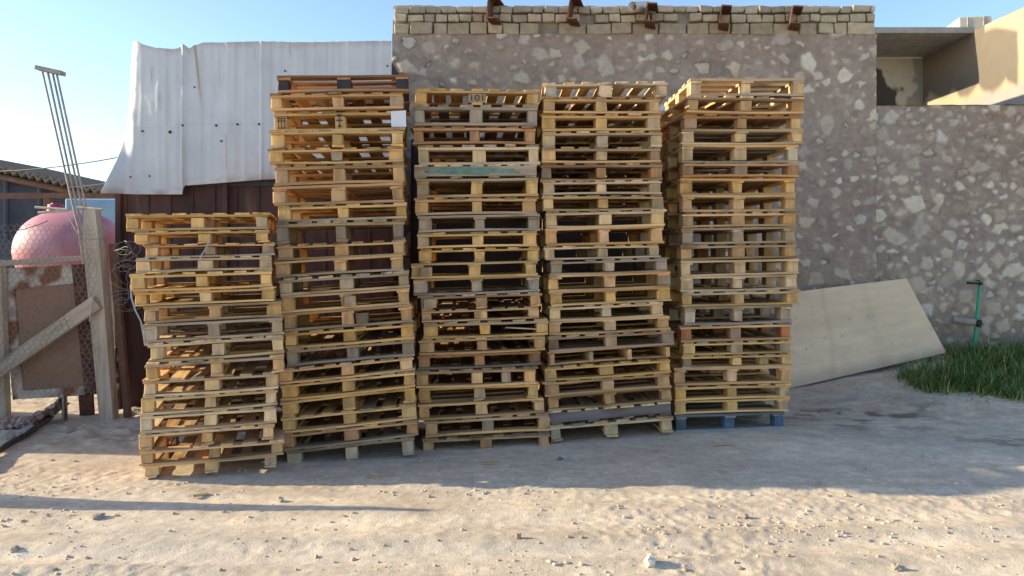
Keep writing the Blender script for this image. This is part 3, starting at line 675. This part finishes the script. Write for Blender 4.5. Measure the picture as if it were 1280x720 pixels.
# rag and hose at the fence foot
X, V = np.meshgrid(np.linspace(0, 1, 90), np.linspace(0, 1, 60), indexing='ij')
rA, rB = at(86, 492, 7.72), at(16, 524, 7.45)
cw = .13 + .07 * np.sin(X * 5) + .05 * X
fol = np.sin(V * 19 + 2.2 * np.sin(X * 4) + 3 * fbm(X * 2, V * 2, 150, 3)) * .030 * (.5 + X) + np.abs(fbm(X * 5, V * 6, 152, 4)) * .12
lx = X + .05 * np.sin(V * 9)
RX = rA.x + (rB.x - rA.x) * lx + .05 * fbm(X * 4, V * 5, 155, 3)
RY = rA.y + (rB.y - rA.y) * lx - .10 + (V - .5) * cw * 2.0
RZ = np.maximum(rA.z + (.03 + gz(rB.x, rB.y) - rA.z) * lx ** .8 - .20 * np.sin(np.pi * lx) * .35 - np.abs(V - .5) * .16 * (1 - .6 * X) + fol, gbase(RX, RY) + .012 + .5 * np.maximum(fol, 0))
sk = np.sin(X * 42 + 3 * fbm(X * 3, V * 3, 158, 3) + 2 * V)
rcol = np.where((sk > .2)[..., None], np.array([.42, .36, .33]), np.where((sk > -.5)[..., None], np.array([.20, .11, .10]), np.array([.30, .17, .15]))) * (1 + .4 * fbm(X * 9, V * 9, 159, 3))[..., None]
rag = link('crumpled_rag', grid_mesh('rag', RX, RY, RZ, np.clip(rcol, .03, .7)), M_RAG); s_ = rag.modifiers.new('thick', 'SOLIDIFY'); s_.thickness = .012
tag(rag, 'crumpled striped brown rag lying at the foot of the rusty door', 'rag')
m = MB(); hp = [(-30, 590), (-6, 570), (12, 558), (34, 545), (52, 530), (64, 522)]
pts = []
for px, py in hp:
    D_ = F * (CAM_H - .02) / (py - HOR); pts.append(Vector(((px - 640) / F * D_, D_, gz((px - 640) / F * D_, D_) + .045)))
m.tube(pts, .028, 8); tag(m.build('hose', M_HOSE), 'dark hose trailing from the rag across the dirt', 'hose')

# overhead cables
def cable(name, a, b, sag, r, label):
    m = MB(); pts = [a.lerp(b, t / 14) - Vector((0, 0, sag * 4 * (t / 14) * (1 - t / 14))) for t in range(15)]; m.tube(pts, r, 5); tag(m.build(name, M_DARK), label, 'cable')
cable('overhead_cable', at(-60, 214, 15), at(190, 188, 12), .12, .011, 'upper dark overhead cable running to the shed corner')
cable('overhead_cable', at(60, 236, 15.2), at(180, 222, 13), .03, .009, 'lower faint overhead cable just above the hall roof end')
cable('slack_wire', at(-20, 290, 8.3), at(60, 276, 8.3), .05, .005, 'slack wire strung low before the dark hall wall')

# added unseen at the left to cast shadows: a blockwork outbuilding and a pole
blk = empty('shadow_outbuilding', (-7.1, 7.2, 0)); tag(blk, 'unseen grey blockwork outbuilding added beyond the fence corner to cast shade', 'building')
m = MB(); m.box((0, .15, 1.1), (2.2, 1.5, 2.2), jit=.01); m.build('wall', M_BLOCKWALL, blk)
m = MB(); m.box((0, .15, 2.25), (2.3, 1.6, .10), jit=.01); m.build('roof', M_CONC, blk)
m = MB(); m.tube([(-4.75, 5.20, -.1), (-4.75, 5.20, .35), (-4.74, 5.18, .9), (-4.73, 5.16, 1.42)], [.20, .16, .08, .025], 10)
tag(m.build('shadow_pole', M_WEATHER), 'unseen tapered timber pole added on open ground to cast a thin shadow', 'pole')

# ---------------------------------------------------------------- pallets
TINT = {'n': (.57, .335, .155), 'p': (.67, .46, .25), 'y': (.64, .385, .15), 'g': (.39, .285, .19), 'b': (.44, .235, .115), 'k': (.27, .16, .105)}
NAMES = {'n': 'tan wooden', 'p': 'pale wooden', 'y': 'honey coloured', 'g': 'greyed weathered', 'b': 'brown wooden', 'k': 'dark brown'}
PW, PD = 1.1, 1.15
TH, BH = .0185, .0885        # board thickness, block height
def board_mesh(name, L_, wd, along, mt, th=TH, n=3):
    out = []
    for k in range(n):
        m = MB(); seg = 6; bow = random.gauss(0, .004); tw = random.gauss(0, .0022); cup = random.uniform(-.002, .002)
        vs_ = []
        for i in range(seg + 1):
            t = i / seg - .5; z = bow * (1 - 4 * t * t) + random.gauss(0, .0006); q = tw * t * 2
            l = t * (L_ + (random.uniform(-.012, .004) if i in (0, seg) else 0))
            e0 = random.gauss(0, .0015); e1 = random.gauss(0, .0015)
            for (s, zz) in ((-1, -1), (1, -1), (1, 1), (-1, 1)):
                a_ = s * wd / 2 + (e0 if s < 0 else e1); b_ = z + zz * th / 2 + s * q
                vs_.append((l, a_, b_) if along == 'x' else (a_, l, b_))
        fs_ = []
        for i in range(seg):
            for c_ in range(4):
                a0 = i * 4 + c_; a1 = i * 4 + (c_ + 1) % 4; f_ = (a0, a1, a1 + 4, a0 + 4); fs_.append(f_ if along == 'y' else f_[::-1])
        e = seg * 4
        fs_ += [(3, 2, 1, 0), (e, e + 1, e + 2, e + 3)] if along == 'y' else [(0, 1, 2, 3), (e + 3, e + 2, e + 1, e)]
        m.add(vs_, fs_); me = m.mesh(name); me.materials.append(mt); out.append(me)
    return out
def block_mesh(name, d, n=4):
    out = []
    for k in range(n):
        m = MB(); m.box((0, 0, 0), d, jit=.004, bev=.004); me = m.mesh(name); me.materials.append(W_B); out.append(me)
    return out
DECK_Y = {wd: board_mesh('deck_board', PD, wd, 'y', W_Y) for wd in (.095, .115, .14)}
DECK_X = {wd: board_mesh('deck_board', PW, wd, 'x', W_X) for wd in (.10, .12, .145)}
STR_X = board_mesh('stringer_board', PW, .12, 'x', W_X, n=5)
STR_Y = board_mesh('stringer_board', PD, .11, 'y', W_Y, n=4)
BOT_X = board_mesh('bottom_board', PW, .11, 'x', W_X, n=5)
BOT_Y = board_mesh('bottom_board', PD, .10, 'y', W_Y, n=4)
BOT_YS = board_mesh('bottom_board', PD - .226, .10, 'y', W_Y, n=4)
BLK = block_mesh('block', (.10, .135, BH)) + block_mesh('block', (.088, .12, BH)) + block_mesh('block', (.118, .13, BH), 2)
SOLID_X = board_mesh('side_beam', PW, .04, 'x', W_X, th=.10, n=3)
SOLID_Y = board_mesh('side_beam', PD, .036, 'y', W_Y, th=.10, n=3)
GREENM = mat('green_paint_flakes', (.15, .25, .20), noise=.35, scale=9, rough=.7)

def shade_of(base, amt=.16, hue=.085):
    t = math.exp(random.gauss(0, amt)); h = random.gauss(0, hue)
    c = [base[0] * t * (1 + h * .4), base[1] * t, base[2] * t * (1 - h)]
    if random.random() < .09:
        g = sum(c) / 3 * random.uniform(.6, .9); c = [c[0] * .4 + g * .70, c[1] * .4 + g * .60, c[2] * .4 + g * .48]
    q = min(1, .70 / max(c)); return tuple(max(.02, x * q) for x in c)
def put(parent, me, name, x, y, z, col, rz=0.0, ry=0.0):
    o = bpy.data.objects.new(name, me); COL.objects.link(o); o.parent = parent
    o.location = (x, y, z); o.rotation_euler = (0, ry, rz); o.color = (*col, 1); return o

def make_pallet(kind, base, loc, rot, scl, blocks=None, worn_shade=0):
    dk = tuple(a * (1 - worn_shade) + b * worn_shade for a, b in zip(base, (.26, .175, .105)))  # deck colour darkened for wear and for the shade inside the stacks
    P = bpy.data.objects.new('pallet', None); COL.objects.link(P); P.location = loc; P.rotation_euler = rot; P.scale = scl; P.empty_display_size = .1
    bb = blocks or base
    g = lambda s=.006: random.gauss(0, s)
    hx, hy = PW / 2, PD / 2
    z_b, z_k, z_s, z_d = TH / 2, TH + BH / 2, TH + BH + TH / 2, TH * 2 + BH + TH / 2
    if kind in 'ABE':
        for bx in (-1, 0, 1):
            for by in (-1, 0, 1):
                me = random.choice(BLK); d = me.vertices
                w_ = max(v.co.x for v in d); l_ = max(v.co.y for v in d)
                put(P, me, 'block', bx * (hx - w_ - .003) + g(.004), by * (hy - l_ - .003) + random.uniform(0, .012) * -by, z_k, shade_of(bb, .17), g(.025))
    if kind in 'AB':
        for by in (-1, 0, 1):
            put(P, random.choice(STR_X), 'stringer_board', g(.003), by * (hy - .064), z_s, shade_of(base))
        n = random.choice((6, 7, 7)); span = PW - .12
        for k in range(n):
            wd = .14 if (k in (0, n - 1) and random.random() < .35) else random.choice((.095, .115, .115))
            if 0 < k < n - 1 and random.random() < .035: continue
            od_ = random.random() < .08
            put(P, random.choice(DECK_Y[wd]), 'deck_board', -span / 2 + span * k / (n - 1) + g(.008), g(.008) - (random.uniform(0, .05) if od_ else 0), z_d, shade_of(dk, .25), g(.03 if od_ else .010))
        if kind == 'A':
            for by in (-1, 1): put(P, random.choice(BOT_X), 'bottom_board', g(.003), by * (hy - .058), z_b, shade_of(base))
            for bx in (-1, 0, 1): put(P, random.choice(BOT_YS), 'bottom_board', bx * (hx - .06), 0, z_b, shade_of(base))
        else:
            for bx in (-1, 0, 1): put(P, random.choice(BOT_Y), 'bottom_board', bx * (hx - .056), 0, z_b, shade_of(base))
    elif kind == 'E':
        for bx in (-1, 0, 1): put(P, random.choice(STR_Y), 'stringer_board', bx * (hx - .058), g(.003), z_s, shade_of(base))
        n = 6; span = PD - .115
        for k in range(n):
            wd = random.choice((.10, .12)) if 0 < k < n - 1 else .12
            put(P, random.choice(DECK_X[wd]), 'deck_board', g(.004), -span / 2 + span * k / (n - 1) + g(.003), z_d, shade_of(base if k == 0 else dk, .22), g(.004))
        for by in (-1, 0, 1): put(P, random.choice(BOT_X), 'bottom_board', g(.003), by * (hy - .058), z_b, shade_of(base))
    elif kind == 'C':       # solid beams facing out
        for by in (-1, 0, 1): put(P, random.choice(SOLID_X), 'side_beam', g(.002), by * (hy - .022), TH + .05, shade_of(base, .1))
        for k in range(7): put(P, random.choice(DECK_Y[.115]), 'deck_board', -.49 + .98 * k / 6 + g(), g(), TH * 1.5 + .10, shade_of(TINT['p'] if base != TINT['g'] else base, .15), g())
        for k in range(4): put(P, random.choice(BOT_Y), 'bottom_board', -.49 + .98 * k / 3 + g(), g(), z_b, shade_of(base))
    elif kind == 'D':       # four slim beams seen end on
        for k in range(4): put(P, random.choice(SOLID_Y), 'side_beam', -.525 + 1.05 * k / 3, g(.002), TH + .05, shade_of(base, .1))
        for k in range(6): put(P, random.choice(DECK_X[.12]), 'deck_board', g(.003), -.44 + .88 * k / 5, TH * 1.5 + .10, shade_of(base, .15))
        for k in range(3): put(P, random.choice(BOT_X), 'bottom_board', g(.003), -.44 + .44 * k, z_b, shade_of(base))
    return P

ORD = ['topmost', 'second', 'third', 'fourth', 'fifth', 'sixth', 'seventh', 'eighth', 'ninth', 'tenth', 'eleventh', 'twelfth']
WHERE = ['the short stack', 'the stack touching the short one', 'the middle stack', 'the stack beside the blue-based one', 'the stack standing on blue']
GROUPS = ['pallets in the short stack', 'pallets in the stack touching the short one', 'pallets in the middle stack', 'pallets in the stack before the last', 'pallets in the stack standing on blue']
SPECIAL = {(1, 2): 'honey pallet with a white paper label in the stack touching the short one',
           (1, 0): 'dark blocked pallet on top of the stack touching the short one',
           (0, 7): 'dark weathered grey pallet, eighth from the top of the short stack',
           (0, 0): 'honey coloured pallet lying on top of the short stack',
           (2, 0): 'pale pallet stencilled 101 on top of the middle stack',
           (2, 4): 'weathered solid sided pallet flaked with green paint in the middle stack',
           (3, 21): 'grey solid sided pallet near the bottom of the stack beside the blue-based one',
           (3, 17): 'pallet with four slim upright beams in the stack beside the blue-based one',
           (4, 0): 'sunlit pale pallet on top of the stack based on blue',
           (4, 15): 'pallet with red painted blocks in the stack based on blue',
           (4, 21): 'blue painted pallet at the foot of its stack'}
PAL = {}
for si, (D, rows, foot, kinds) in enumerate((S1, S2, S3, S4, S5)):
    n = len(rows); yaw = STACK_YAW[si]
    edges = [front_edge(D, yaw, r[0], r[1], r[2], r[3]) for r in rows] + [front_edge(D, yaw, rows[-1][0], rows[-1][1], *foot)]
    zz = [(e[0].z + e[1].z) / 2 for e in edges]
    sl = [(e[1].z - e[0].z) / (2 * e[2]) for e in edges]
    ss = []
    for i in range(n + 1):
        ww = [(math.exp(-((i - j) / 1.7) ** 2), sl[j]) for j in range(n + 1)]; ss.append(sum(a * b for a, b in ww) / sum(a for a, b in ww))
    for i, (xl, xr, tl, tr, tn) in enumerate(rows):
        zt, zb = zz[i], zz[i + 1]
        eL, eR, hw = edges[i]; wd = 2 * hw; cx = (eL.x + eR.x) / 2
        yw = yaw + R(random.gauss(0, 1.3)); Df = (eL.y + eR.y) / 2 + random.gauss(0, .024)
        roll = math.atan((ss[i] + ss[i + 1]) / 2)
        kind = kinds[i]; base = shade_of(TINT[tn], .07, .03); blocks = None
        hgt = .144 if kind in 'ABE' else TH * 2 + .10
        worn_shade = .60 if si and i > 1 else (.35 if i else .0)
        if (si, i) == (4, 21): base = (.20, .21, .22); blocks = (.09, .122, .16)
        if (si, i) == (4, 15): blocks = (.42, .16, .07)
        if (si, i) == (1, 0): blocks = (.055, .05, .055)
        if (si, i) == (2, 21): blocks = (.46, .26, .13)
        if (si, i) == (3, 21): base = (.19, .14, .11)
        P = make_pallet(kind, base, (cx - math.sin(yw) * PD / 2, Df + PD / 2 * math.cos(yw), zb + .001), (0, -roll, yw), (wd / PW, 1, (zt - zb - .0025) / hgt), blocks, worn_shade)
        if (si, i) in SPECIAL: lb = SPECIAL[(si, i)]
        else:
            nm = NAMES[tn] + ' pallet'; k = n - 1 - i
            if i == 0: lb = f'{nm} on top of {WHERE[si]}'
            elif k == 0: lb = f'{nm} on the ground under {WHERE[si]}'
            elif i < n / 2: lb = f'{nm}, {ORD[i]} from the top of {WHERE[si]}'
            else: lb = f'{nm}, {ORD[k]} from the bottom of {WHERE[si]}'
        tag(P, lb, 'pallet', GROUPS[si]); PAL[(si, i)] = P
# marks and odd pieces on single pallets
P = PAL[(2, 0)]
m = MB(); m.box((-.015, -.577, .062), (.155, .006, .085)); 
fc = bpy.data.curves.new('stencil', 'FONT'); fc.body = '101'; fc.size = .10; fc.extrude = .001; fc.align_x = 'CENTER'
fc.materials.append(M_INK); ft = bpy.data.objects.new('stencil_text', fc); COL.objects.link(ft)
fme = bpy.data.meshes.new_from_object(ft.evaluated_get(bpy.context.evaluated_depsgraph_get())); bpy.data.objects.remove(ft)
fo = bpy.data.objects.new('stencil_number', fme); COL.objects.link(fo); fo.parent = P; fo.location = (.0, -.5815, .035); fo.rotation_euler = (R(90), 0, 0); fo.scale = (1.0, .8, 1)
put(P, random.choice(BLK), 'block', .0, -.505, .061, (.42, .30, .17)).scale = (1.5, 1, .9)
P = PAL[(1, 2)]
m = MB(); m.box((.50, -.587, .078), (.125, .006, .115), jit=.003); m.build('paper_label', M_LABEL, P)
m = MB()
for x in (-.51, -.485, -.46): m.box((x, -.5785, .06), (.006, .004, .075))
for z in (.095, .075, .026): m.box((-.485, -.5795, z), (.072, .003, .006))
m.build('burnt_stamp', M_INK, P); m = MB()
for x0 in (-.003,):
    m.box((x0, -.5785, .065), (.008, .004, .09)); m.box((x0, -.5795, .075), (.055, .003, .010)); m.box((x0, -.5795, .11), (.04, .003, .016)); m.box((x0, -.5795, .035), (.03, .003, .012))
m.build('stencil_mark', M_INK, P)
P = PAL[(2, 4)]
m = MB()
m.box((-.04, -.5760, .066), (.74, .0022, .016), jit=.003)
for k in range(80):
    x = min(.34, max(-.40, random.gauss(-.05, .22))); z = .066 + random.uniform(-.026, .030) * (1.1 - abs(x) * 1.6); m.box((x, -.5762 - random.uniform(0, .0006), z), (random.uniform(.03, .12), .003, random.uniform(.012, .030)), jit=.004)
m.build('green_paint', GREENM, P)
put(PAL[(1, 13)], BLK[1], 'loose_block', .12, -.505, .060, (.17, .12, .08))
put(PAL[(1, 12)], BLK[0], 'loose_block', .02, -.545, .062, (.36, .26, .16), .3)
put(PAL[(2, 12)], BLK[8], 'loose_block', -.47, -.545, .066, (.45, .33, .20), .1)
put(PAL[(2, 10)], BLK[0], 'loose_block', -.42, -.525, .062, (.46, .32, .18), .1)
put(PAL[(2, 17)], BLK[5], 'loose_block', .27, -.505, .061, (.43, .29, .18), .05)
put(PAL[(4, 17)], BLK[5], 'loose_block', .27, -.505, .061, (.46, .32, .16), .05)
b_ = put(PAL[(2, 14)], DECK_X[.10][0], 'broken_slat', .36, -.535, .06, (.46, .33, .19), 0, .09); b_.scale = (.34, .4, .6)
# strap hanging round the short stack
m = MB(); x0 = -2.98
pts = [at(163, 356, 5.62), at(164, 372, 5.61), at(169, 388, 5.60), at(176, 402, 5.60), at(180, 424, 5.60), at(181, 432, 5.61)]
def ribbon(pts, wd, name, mt):
    m = MB(); vs_ = []; fs_ = []
    for i, p in enumerate(pts): vs_ += [p + Vector((-wd / 2, 0, 0)), p + Vector((wd / 2, 0, 0)), p + Vector((wd / 2, .003, 0)), p + Vector((-wd / 2, .003, 0))]
    for i in range(len(pts) - 1):
        for c_ in range(4): a0 = i * 4 + c_; a1 = i * 4 + (c_ + 1) % 4; fs_.append((a0, a1, a1 + 4, a0 + 4))
    fs_ += [(3, 2, 1, 0), tuple(range(len(vs_) - 4, len(vs_)))]
    m.add(vs_, fs_); return m.build(name, mt)
tag(ribbon(pts, .012, 'plastic_strap', M_STRAP), 'grey plastic strap dangling outside the corner of the short stack', 'strap')
pts = [at(262, 300, 5.63), at(257, 311, 5.62), at(251, 320, 5.62), at(249, 330, 5.62)]
tag(ribbon(pts, .012, 'plastic_strap', M_STRAP), 'broad grey strap end crossing the front blocks of the short stack', 'strap')

# dark sheet added behind the middle stacks to blacken the gaps between pallets
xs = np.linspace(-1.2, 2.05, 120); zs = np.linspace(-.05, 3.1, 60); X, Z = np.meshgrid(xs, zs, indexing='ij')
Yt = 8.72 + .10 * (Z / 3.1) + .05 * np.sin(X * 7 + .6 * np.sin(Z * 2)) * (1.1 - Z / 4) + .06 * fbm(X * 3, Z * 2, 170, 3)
tp = link('backdrop', grid_mesh('backdrop', X, Yt, Z + .03 * np.sin(X * 2.3) * (Z > 2)), mat('dark_backdrop', (.035, .026, .024), noise=.3, scale=4, rough=.8))
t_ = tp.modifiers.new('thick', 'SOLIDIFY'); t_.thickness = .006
tag(tp, 'dark brown sheet added out of sight behind the middle stack to darken gaps', 'backdrop')

# ---------------------------------------------------------------- board, pipe, grass
bl, br = Vector((3.16, 8.70, 0)), Vector((5.28, 9.02, 0)); bl.z = gz(bl.x, bl.y) + .02; br.z = gz(br.x, br.y) - .02
bl = at(975, 488, 8.72); br = at(1183, 441, 9.0); tl = at(985, 366, 8.99); tr = at(1133, 348, 9.14)
ply = empty('plywood_board', bl); tag(ply, 'large pale plywood board leaning on the stone wall by the grass', 'board')
nrm = (br - bl).cross(tl - bl).normalized()
if nrm.y > 0: nrm = -nrm
vs_ = [bl, br, tr, tl]; th = .018
vv = [v - bl for v in vs_] + [v - bl - nrm * th for v in vs_]
na, nb = 120, 70
U, V = np.meshgrid(np.linspace(0, 1, na), np.linspace(0, 1, nb), indexing='ij')
def bil(k): return (vv[0][k] * (1 - U) + vv[1][k] * U) * (1 - V) + (vv[3][k] * (1 - U) + vv[2][k] * U) * V
bow = .028 * np.sin(np.pi * U) * np.sin(np.pi * V * .8) + .006 * fbm(U * 4, V * 3, 180, 3)
PXX, PYY, PZZ = [bil(k) + nrm[k] * bow for k in range(3)]
pcol = np.ones(U.shape + (3,)) * np.array([.80, .585, .39]) * (1 + .16 * fbm(U * 2.5, V * 26, 182, 4) + .16 * fbm(U * 3, V * 3, 186, 3))[..., None]
band = .16 * np.exp(-((U - .30 - .02 * np.sin(V * 5)) / .02) ** 2) + .10 * np.exp(-((U - .62) / .03) ** 2)
kn = np.random.default_rng(8)
for _ in range(17): band = band + kn.uniform(.25, .6) * np.exp(-(((U - kn.random()) * 2.2 / .02) ** 2 + ((V - kn.random()) * 1.2 / kn.uniform(.012, .028)) ** 2))
dirt = .5 * (1 - sstep(0, .16, V + .16 * fbm(U * 7, V * 3, 190, 3))) + .30 * sstep(.15, .4, fbm(U * 2.2 + 4, V * 2, 193, 4))
band = np.clip(band, 0, .8)[..., None]; pcol = pcol * (1 - band) + band * np.array([.33, .22, .14])
dirt = np.clip(dirt, 0, .7)[..., None]; pcol = pcol * (1 - dirt) + dirt * np.array([.42, .33, .25])
link('face_veneer', grid_mesh('face_veneer', PXX, PYY, PZZ, pcol), M_PLY, ply)
link('back_veneer', grid_mesh('back_veneer', PXX - nrm.x * th, PYY - nrm.y * th, PZZ - nrm.z * th, pcol), M_PLY, ply)
m = MB(); ring = [(i, 0) for i in range(0, na, 7)] + [(na - 1, j) for j in range(0, nb, 3)] + [(i, nb - 1) for i in range(na - 1, -1, -7)] + [(0, j) for j in range(nb - 1, 0, -3)]
er = [Vector((PXX[i, j], PYY[i, j], PZZ[i, j])) for i, j in ring]; k_ = len(er)
m.add(er + [q - nrm * th for q in er], [(i, i + k_, (i + 1) % k_ + k_, (i + 1) % k_) for i in range(k_)]); m.build('edge_veneer', M_PLYEDGE, ply)

sp = empty('standpipe', (at(1217, 440, 9.1).x, 9.1, .45)); os_ = sp.location
tag(sp, 'thin green standpipe with a small tap rising from the grass', 'pipe')
m = MB(); a_ = at(1217, 445, 9.1); b_ = at(1225, 357, 9.1); m.tube([a_ - os_, b_ - os_], .021, 10); m.build('riser', M_GREEN, sp)
m = MB(); m.tube([b_ - os_, b_ + Vector((0, 0, .05)) - os_], .018, 8); m.tube([b_ + Vector((-.17, -.02, .035)) - os_, b_ + Vector((.03, 0, .025)) - os_], .014, 8); m.tube([b_ + Vector((-.07, -.02, .065)) - os_, b_ + Vector((.0, 0, .065)) - os_], .008, 6); m.build('tap', M_DARK, sp)
stb = empty('pipe_stub', at(1210, 402, 9.08)); tag(stb, 'short white plastic pipe stub poking out beside the green standpipe', 'pipe')
m = MB(); m.tube([(-.10, .10, .015), (.05, -.10, -.01)], .042, 14); m.build('pipe', M_CONC, stb)
m = MB(); m.tube([(.05, -.10, -.01), (.075, -.13, -.014)], .047, 14); m.build('cap', M_DARK, stb)

gm = MB(); gc = []
def blade(x, y, z, h, lean, az, wd, c):
    n = len(gm.v); pts = []
    dx, dy = math.cos(az), math.sin(az); px, py = -dy, dx
    for i in range(4):
        t = i / 3; r_ = lean * h * t * t; zz = z + h * t * (1 - .35 * lean * t); w_ = wd * (1 - t) ** .7 + .0006
        pts += [(x + dx * r_ + px * w_, y + dy * r_ + py * w_, zz), (x + dx * r_ - px * w_, y + dy * r_ - py * w_, zz)]
    gm.add(pts, [(0, 1, 3, 2), (2, 3, 5, 4), (4, 5, 7, 6)]); gc.extend([(*c, 1)] * 8)
def in_patch(x, y):
    f = 7.52 + .9 * sstep(5.5, 4.1, x) + .12 * math.sin(x * 4) + .1 * math.sin(x * 9 + 1)
    return y > f and x > 4.62 + .2 * math.sin(y * 5) + .35 * (y - 8.4) and y < 9.15 and not (x < 5.25 and y > 8.72)
cnt = 0
tuf = [(random.uniform(4.3, 7.9), random.uniform(7.3, 9.15), random.uniform(.45, 1.2)) for _ in range(480)]
for tx, ty, hs in tuf:
    ragged = random.random() < .10 and ty > 7.45 and tx > 4.5
    if not in_patch(tx, ty) and not ragged: continue
    if ragged: hs *= .5
    for k in range(random.randint(34, 66)):
        x = tx + random.gauss(0, .085); y = ty + random.gauss(0, .085)
        if not ragged and not in_patch(x + random.gauss(0, .06), y + random.gauss(0, .06)): continue
        if ragged and random.random() < .5: continue
        t = random.uniform(.6, 1.3); c = random.choice([(.075, .165, .05), (.06, .135, .05), (.10, .20, .06), (.08, .14, .05), (.17, .18, .07)] if random.random() < .88 else [(.34, .28, .15)])
        blade(x, y, gz(x, y) - .01, random.uniform(.11, .31) * hs, random.uniform(.2, 1.1), random.uniform(0, 6.28), random.uniform(.004, .008), (c[0] * t * 1.5, c[1] * t * 1.4, c[2] * t * 1.15)); cnt += 1
me = gm.mesh('grass'); a = me.color_attributes.new('tint', 'FLOAT_COLOR', 'POINT'); a.data.foreach_set('color', np.array(gc, np.float32).ravel())
tag(link('grass', me, M_GRASS), 'rough green grass growing over the bank beside the plywood board', 'grass', kind='stuff')

# ---------------------------------------------------------------- stones one can point at
def stone(px, py, wpx, hpx, colr, label, grp=None):
    D_ = F * CAM_H / (py - HOR)
    x = (px - 640) / F * D_
    for _ in range(5):
        z = float(ground_z_at(x, D_)); D_ = F * (CAM_H - z) / (py - HOR); x = (px - 640) / F * D_
    s = wpx / F * D_ / 2; h = hpx / F * D_
    vs_, fs_ = rock_pts(s, s * .8, h * .65, 6, 9, random.Random(px * 7 + py))
    m = MB(); m.add(vs_, fs_); o_ = m.build('stone', M_ROCK, None, colr); o_.location = (x, D_, z + h * .25); o_.rotation_euler.z = random.uniform(0, 3)
    tag(o_, label, 'stone', grp)
stone(812, 705, 19, 13, (.62, .57, .47), 'pale rounded stone alone on the bright ground near the camera')
stone(1160, 572, 12, 8, (.42, .41, .39), 'grey stone among dark litter in the shaded ground')
stone(932, 648, 9, 7, (.28, .23, .19), 'small dark clod on the bright ground below the blue pallet')
stone(648, 673, 8, 8, (.40, .26, .18), 'small reddish clod amid the wheel tracks')
stone(700, 575, 8, 5, (.16, .14, .13), 'small dark stone in the shade before the middle stack')
stone(123, 647, 16, 6, (.30, .26, .22), 'flat dark clod lying in the thin pole shadow')
stone(350, 627, 11, 7, (.45, .37, .29), 'rounded dirt clod just beyond the thin pole shadow')
stone(1055, 517, 15, 5, (.40, .39, .36), 'flat grey stone in front of the plywood board foot')
stone(8, 549, 22, 14, (.42, .40, .37), 'grey rubble lump beside the slim fence post foot')
stone(36, 541, 20, 10, (.36, .33, .31), 'flat grey rubble piece between rag and hose')
stone(85, 541, 18, 10, (.40, .33, .27), 'earthy lump at the foot of the thick fence post')
stone(18, 688, 12, 6, (.44, .36, .28), 'sandy clod on the bright ground at the frame edge')
stone(1120, 712, 13, 9, (.40, .32, .25), 'rough sandy clod by the lower edge under the grass')

def splinter(px, py, L_, az, label):
    D_ = F * CAM_H / (py - HOR); x = (px - 640) / F * D_; z = float(ground_z_at(x, D_)); D_ = F * (CAM_H - z) / (py - HOR); x = (px - 640) / F * D_
    m = MB(); m.box((0, 0, 0), (L_, .022, .010), jit=.004); o_ = m.build('wood_splinter', W_X, None, (.45, .30, .16)); o_.location = (x, D_, float(ground_z_at(x, D_)) + .012); o_.rotation_euler = (.05, .04, az)
    tag(o_, label, 'splinter', 'wood splinters dropped from the pallets')
splinter(612, 580, .16, .3, 'thin wood splinter on shaded dirt before the middle stack')
splinter(468, 598, .12, -.5, 'short wood splinter near the grey pallet foot')
splinter(905, 556, .20, .15, 'long wood splinter on the ground before the blue pallet')
splinter(1010, 508, .15, -.3, 'wood splinter lying under the plywood board corner')
splinter(250, 622, .11, .8, 'small wood splinter on sunlit dirt before the short stack')
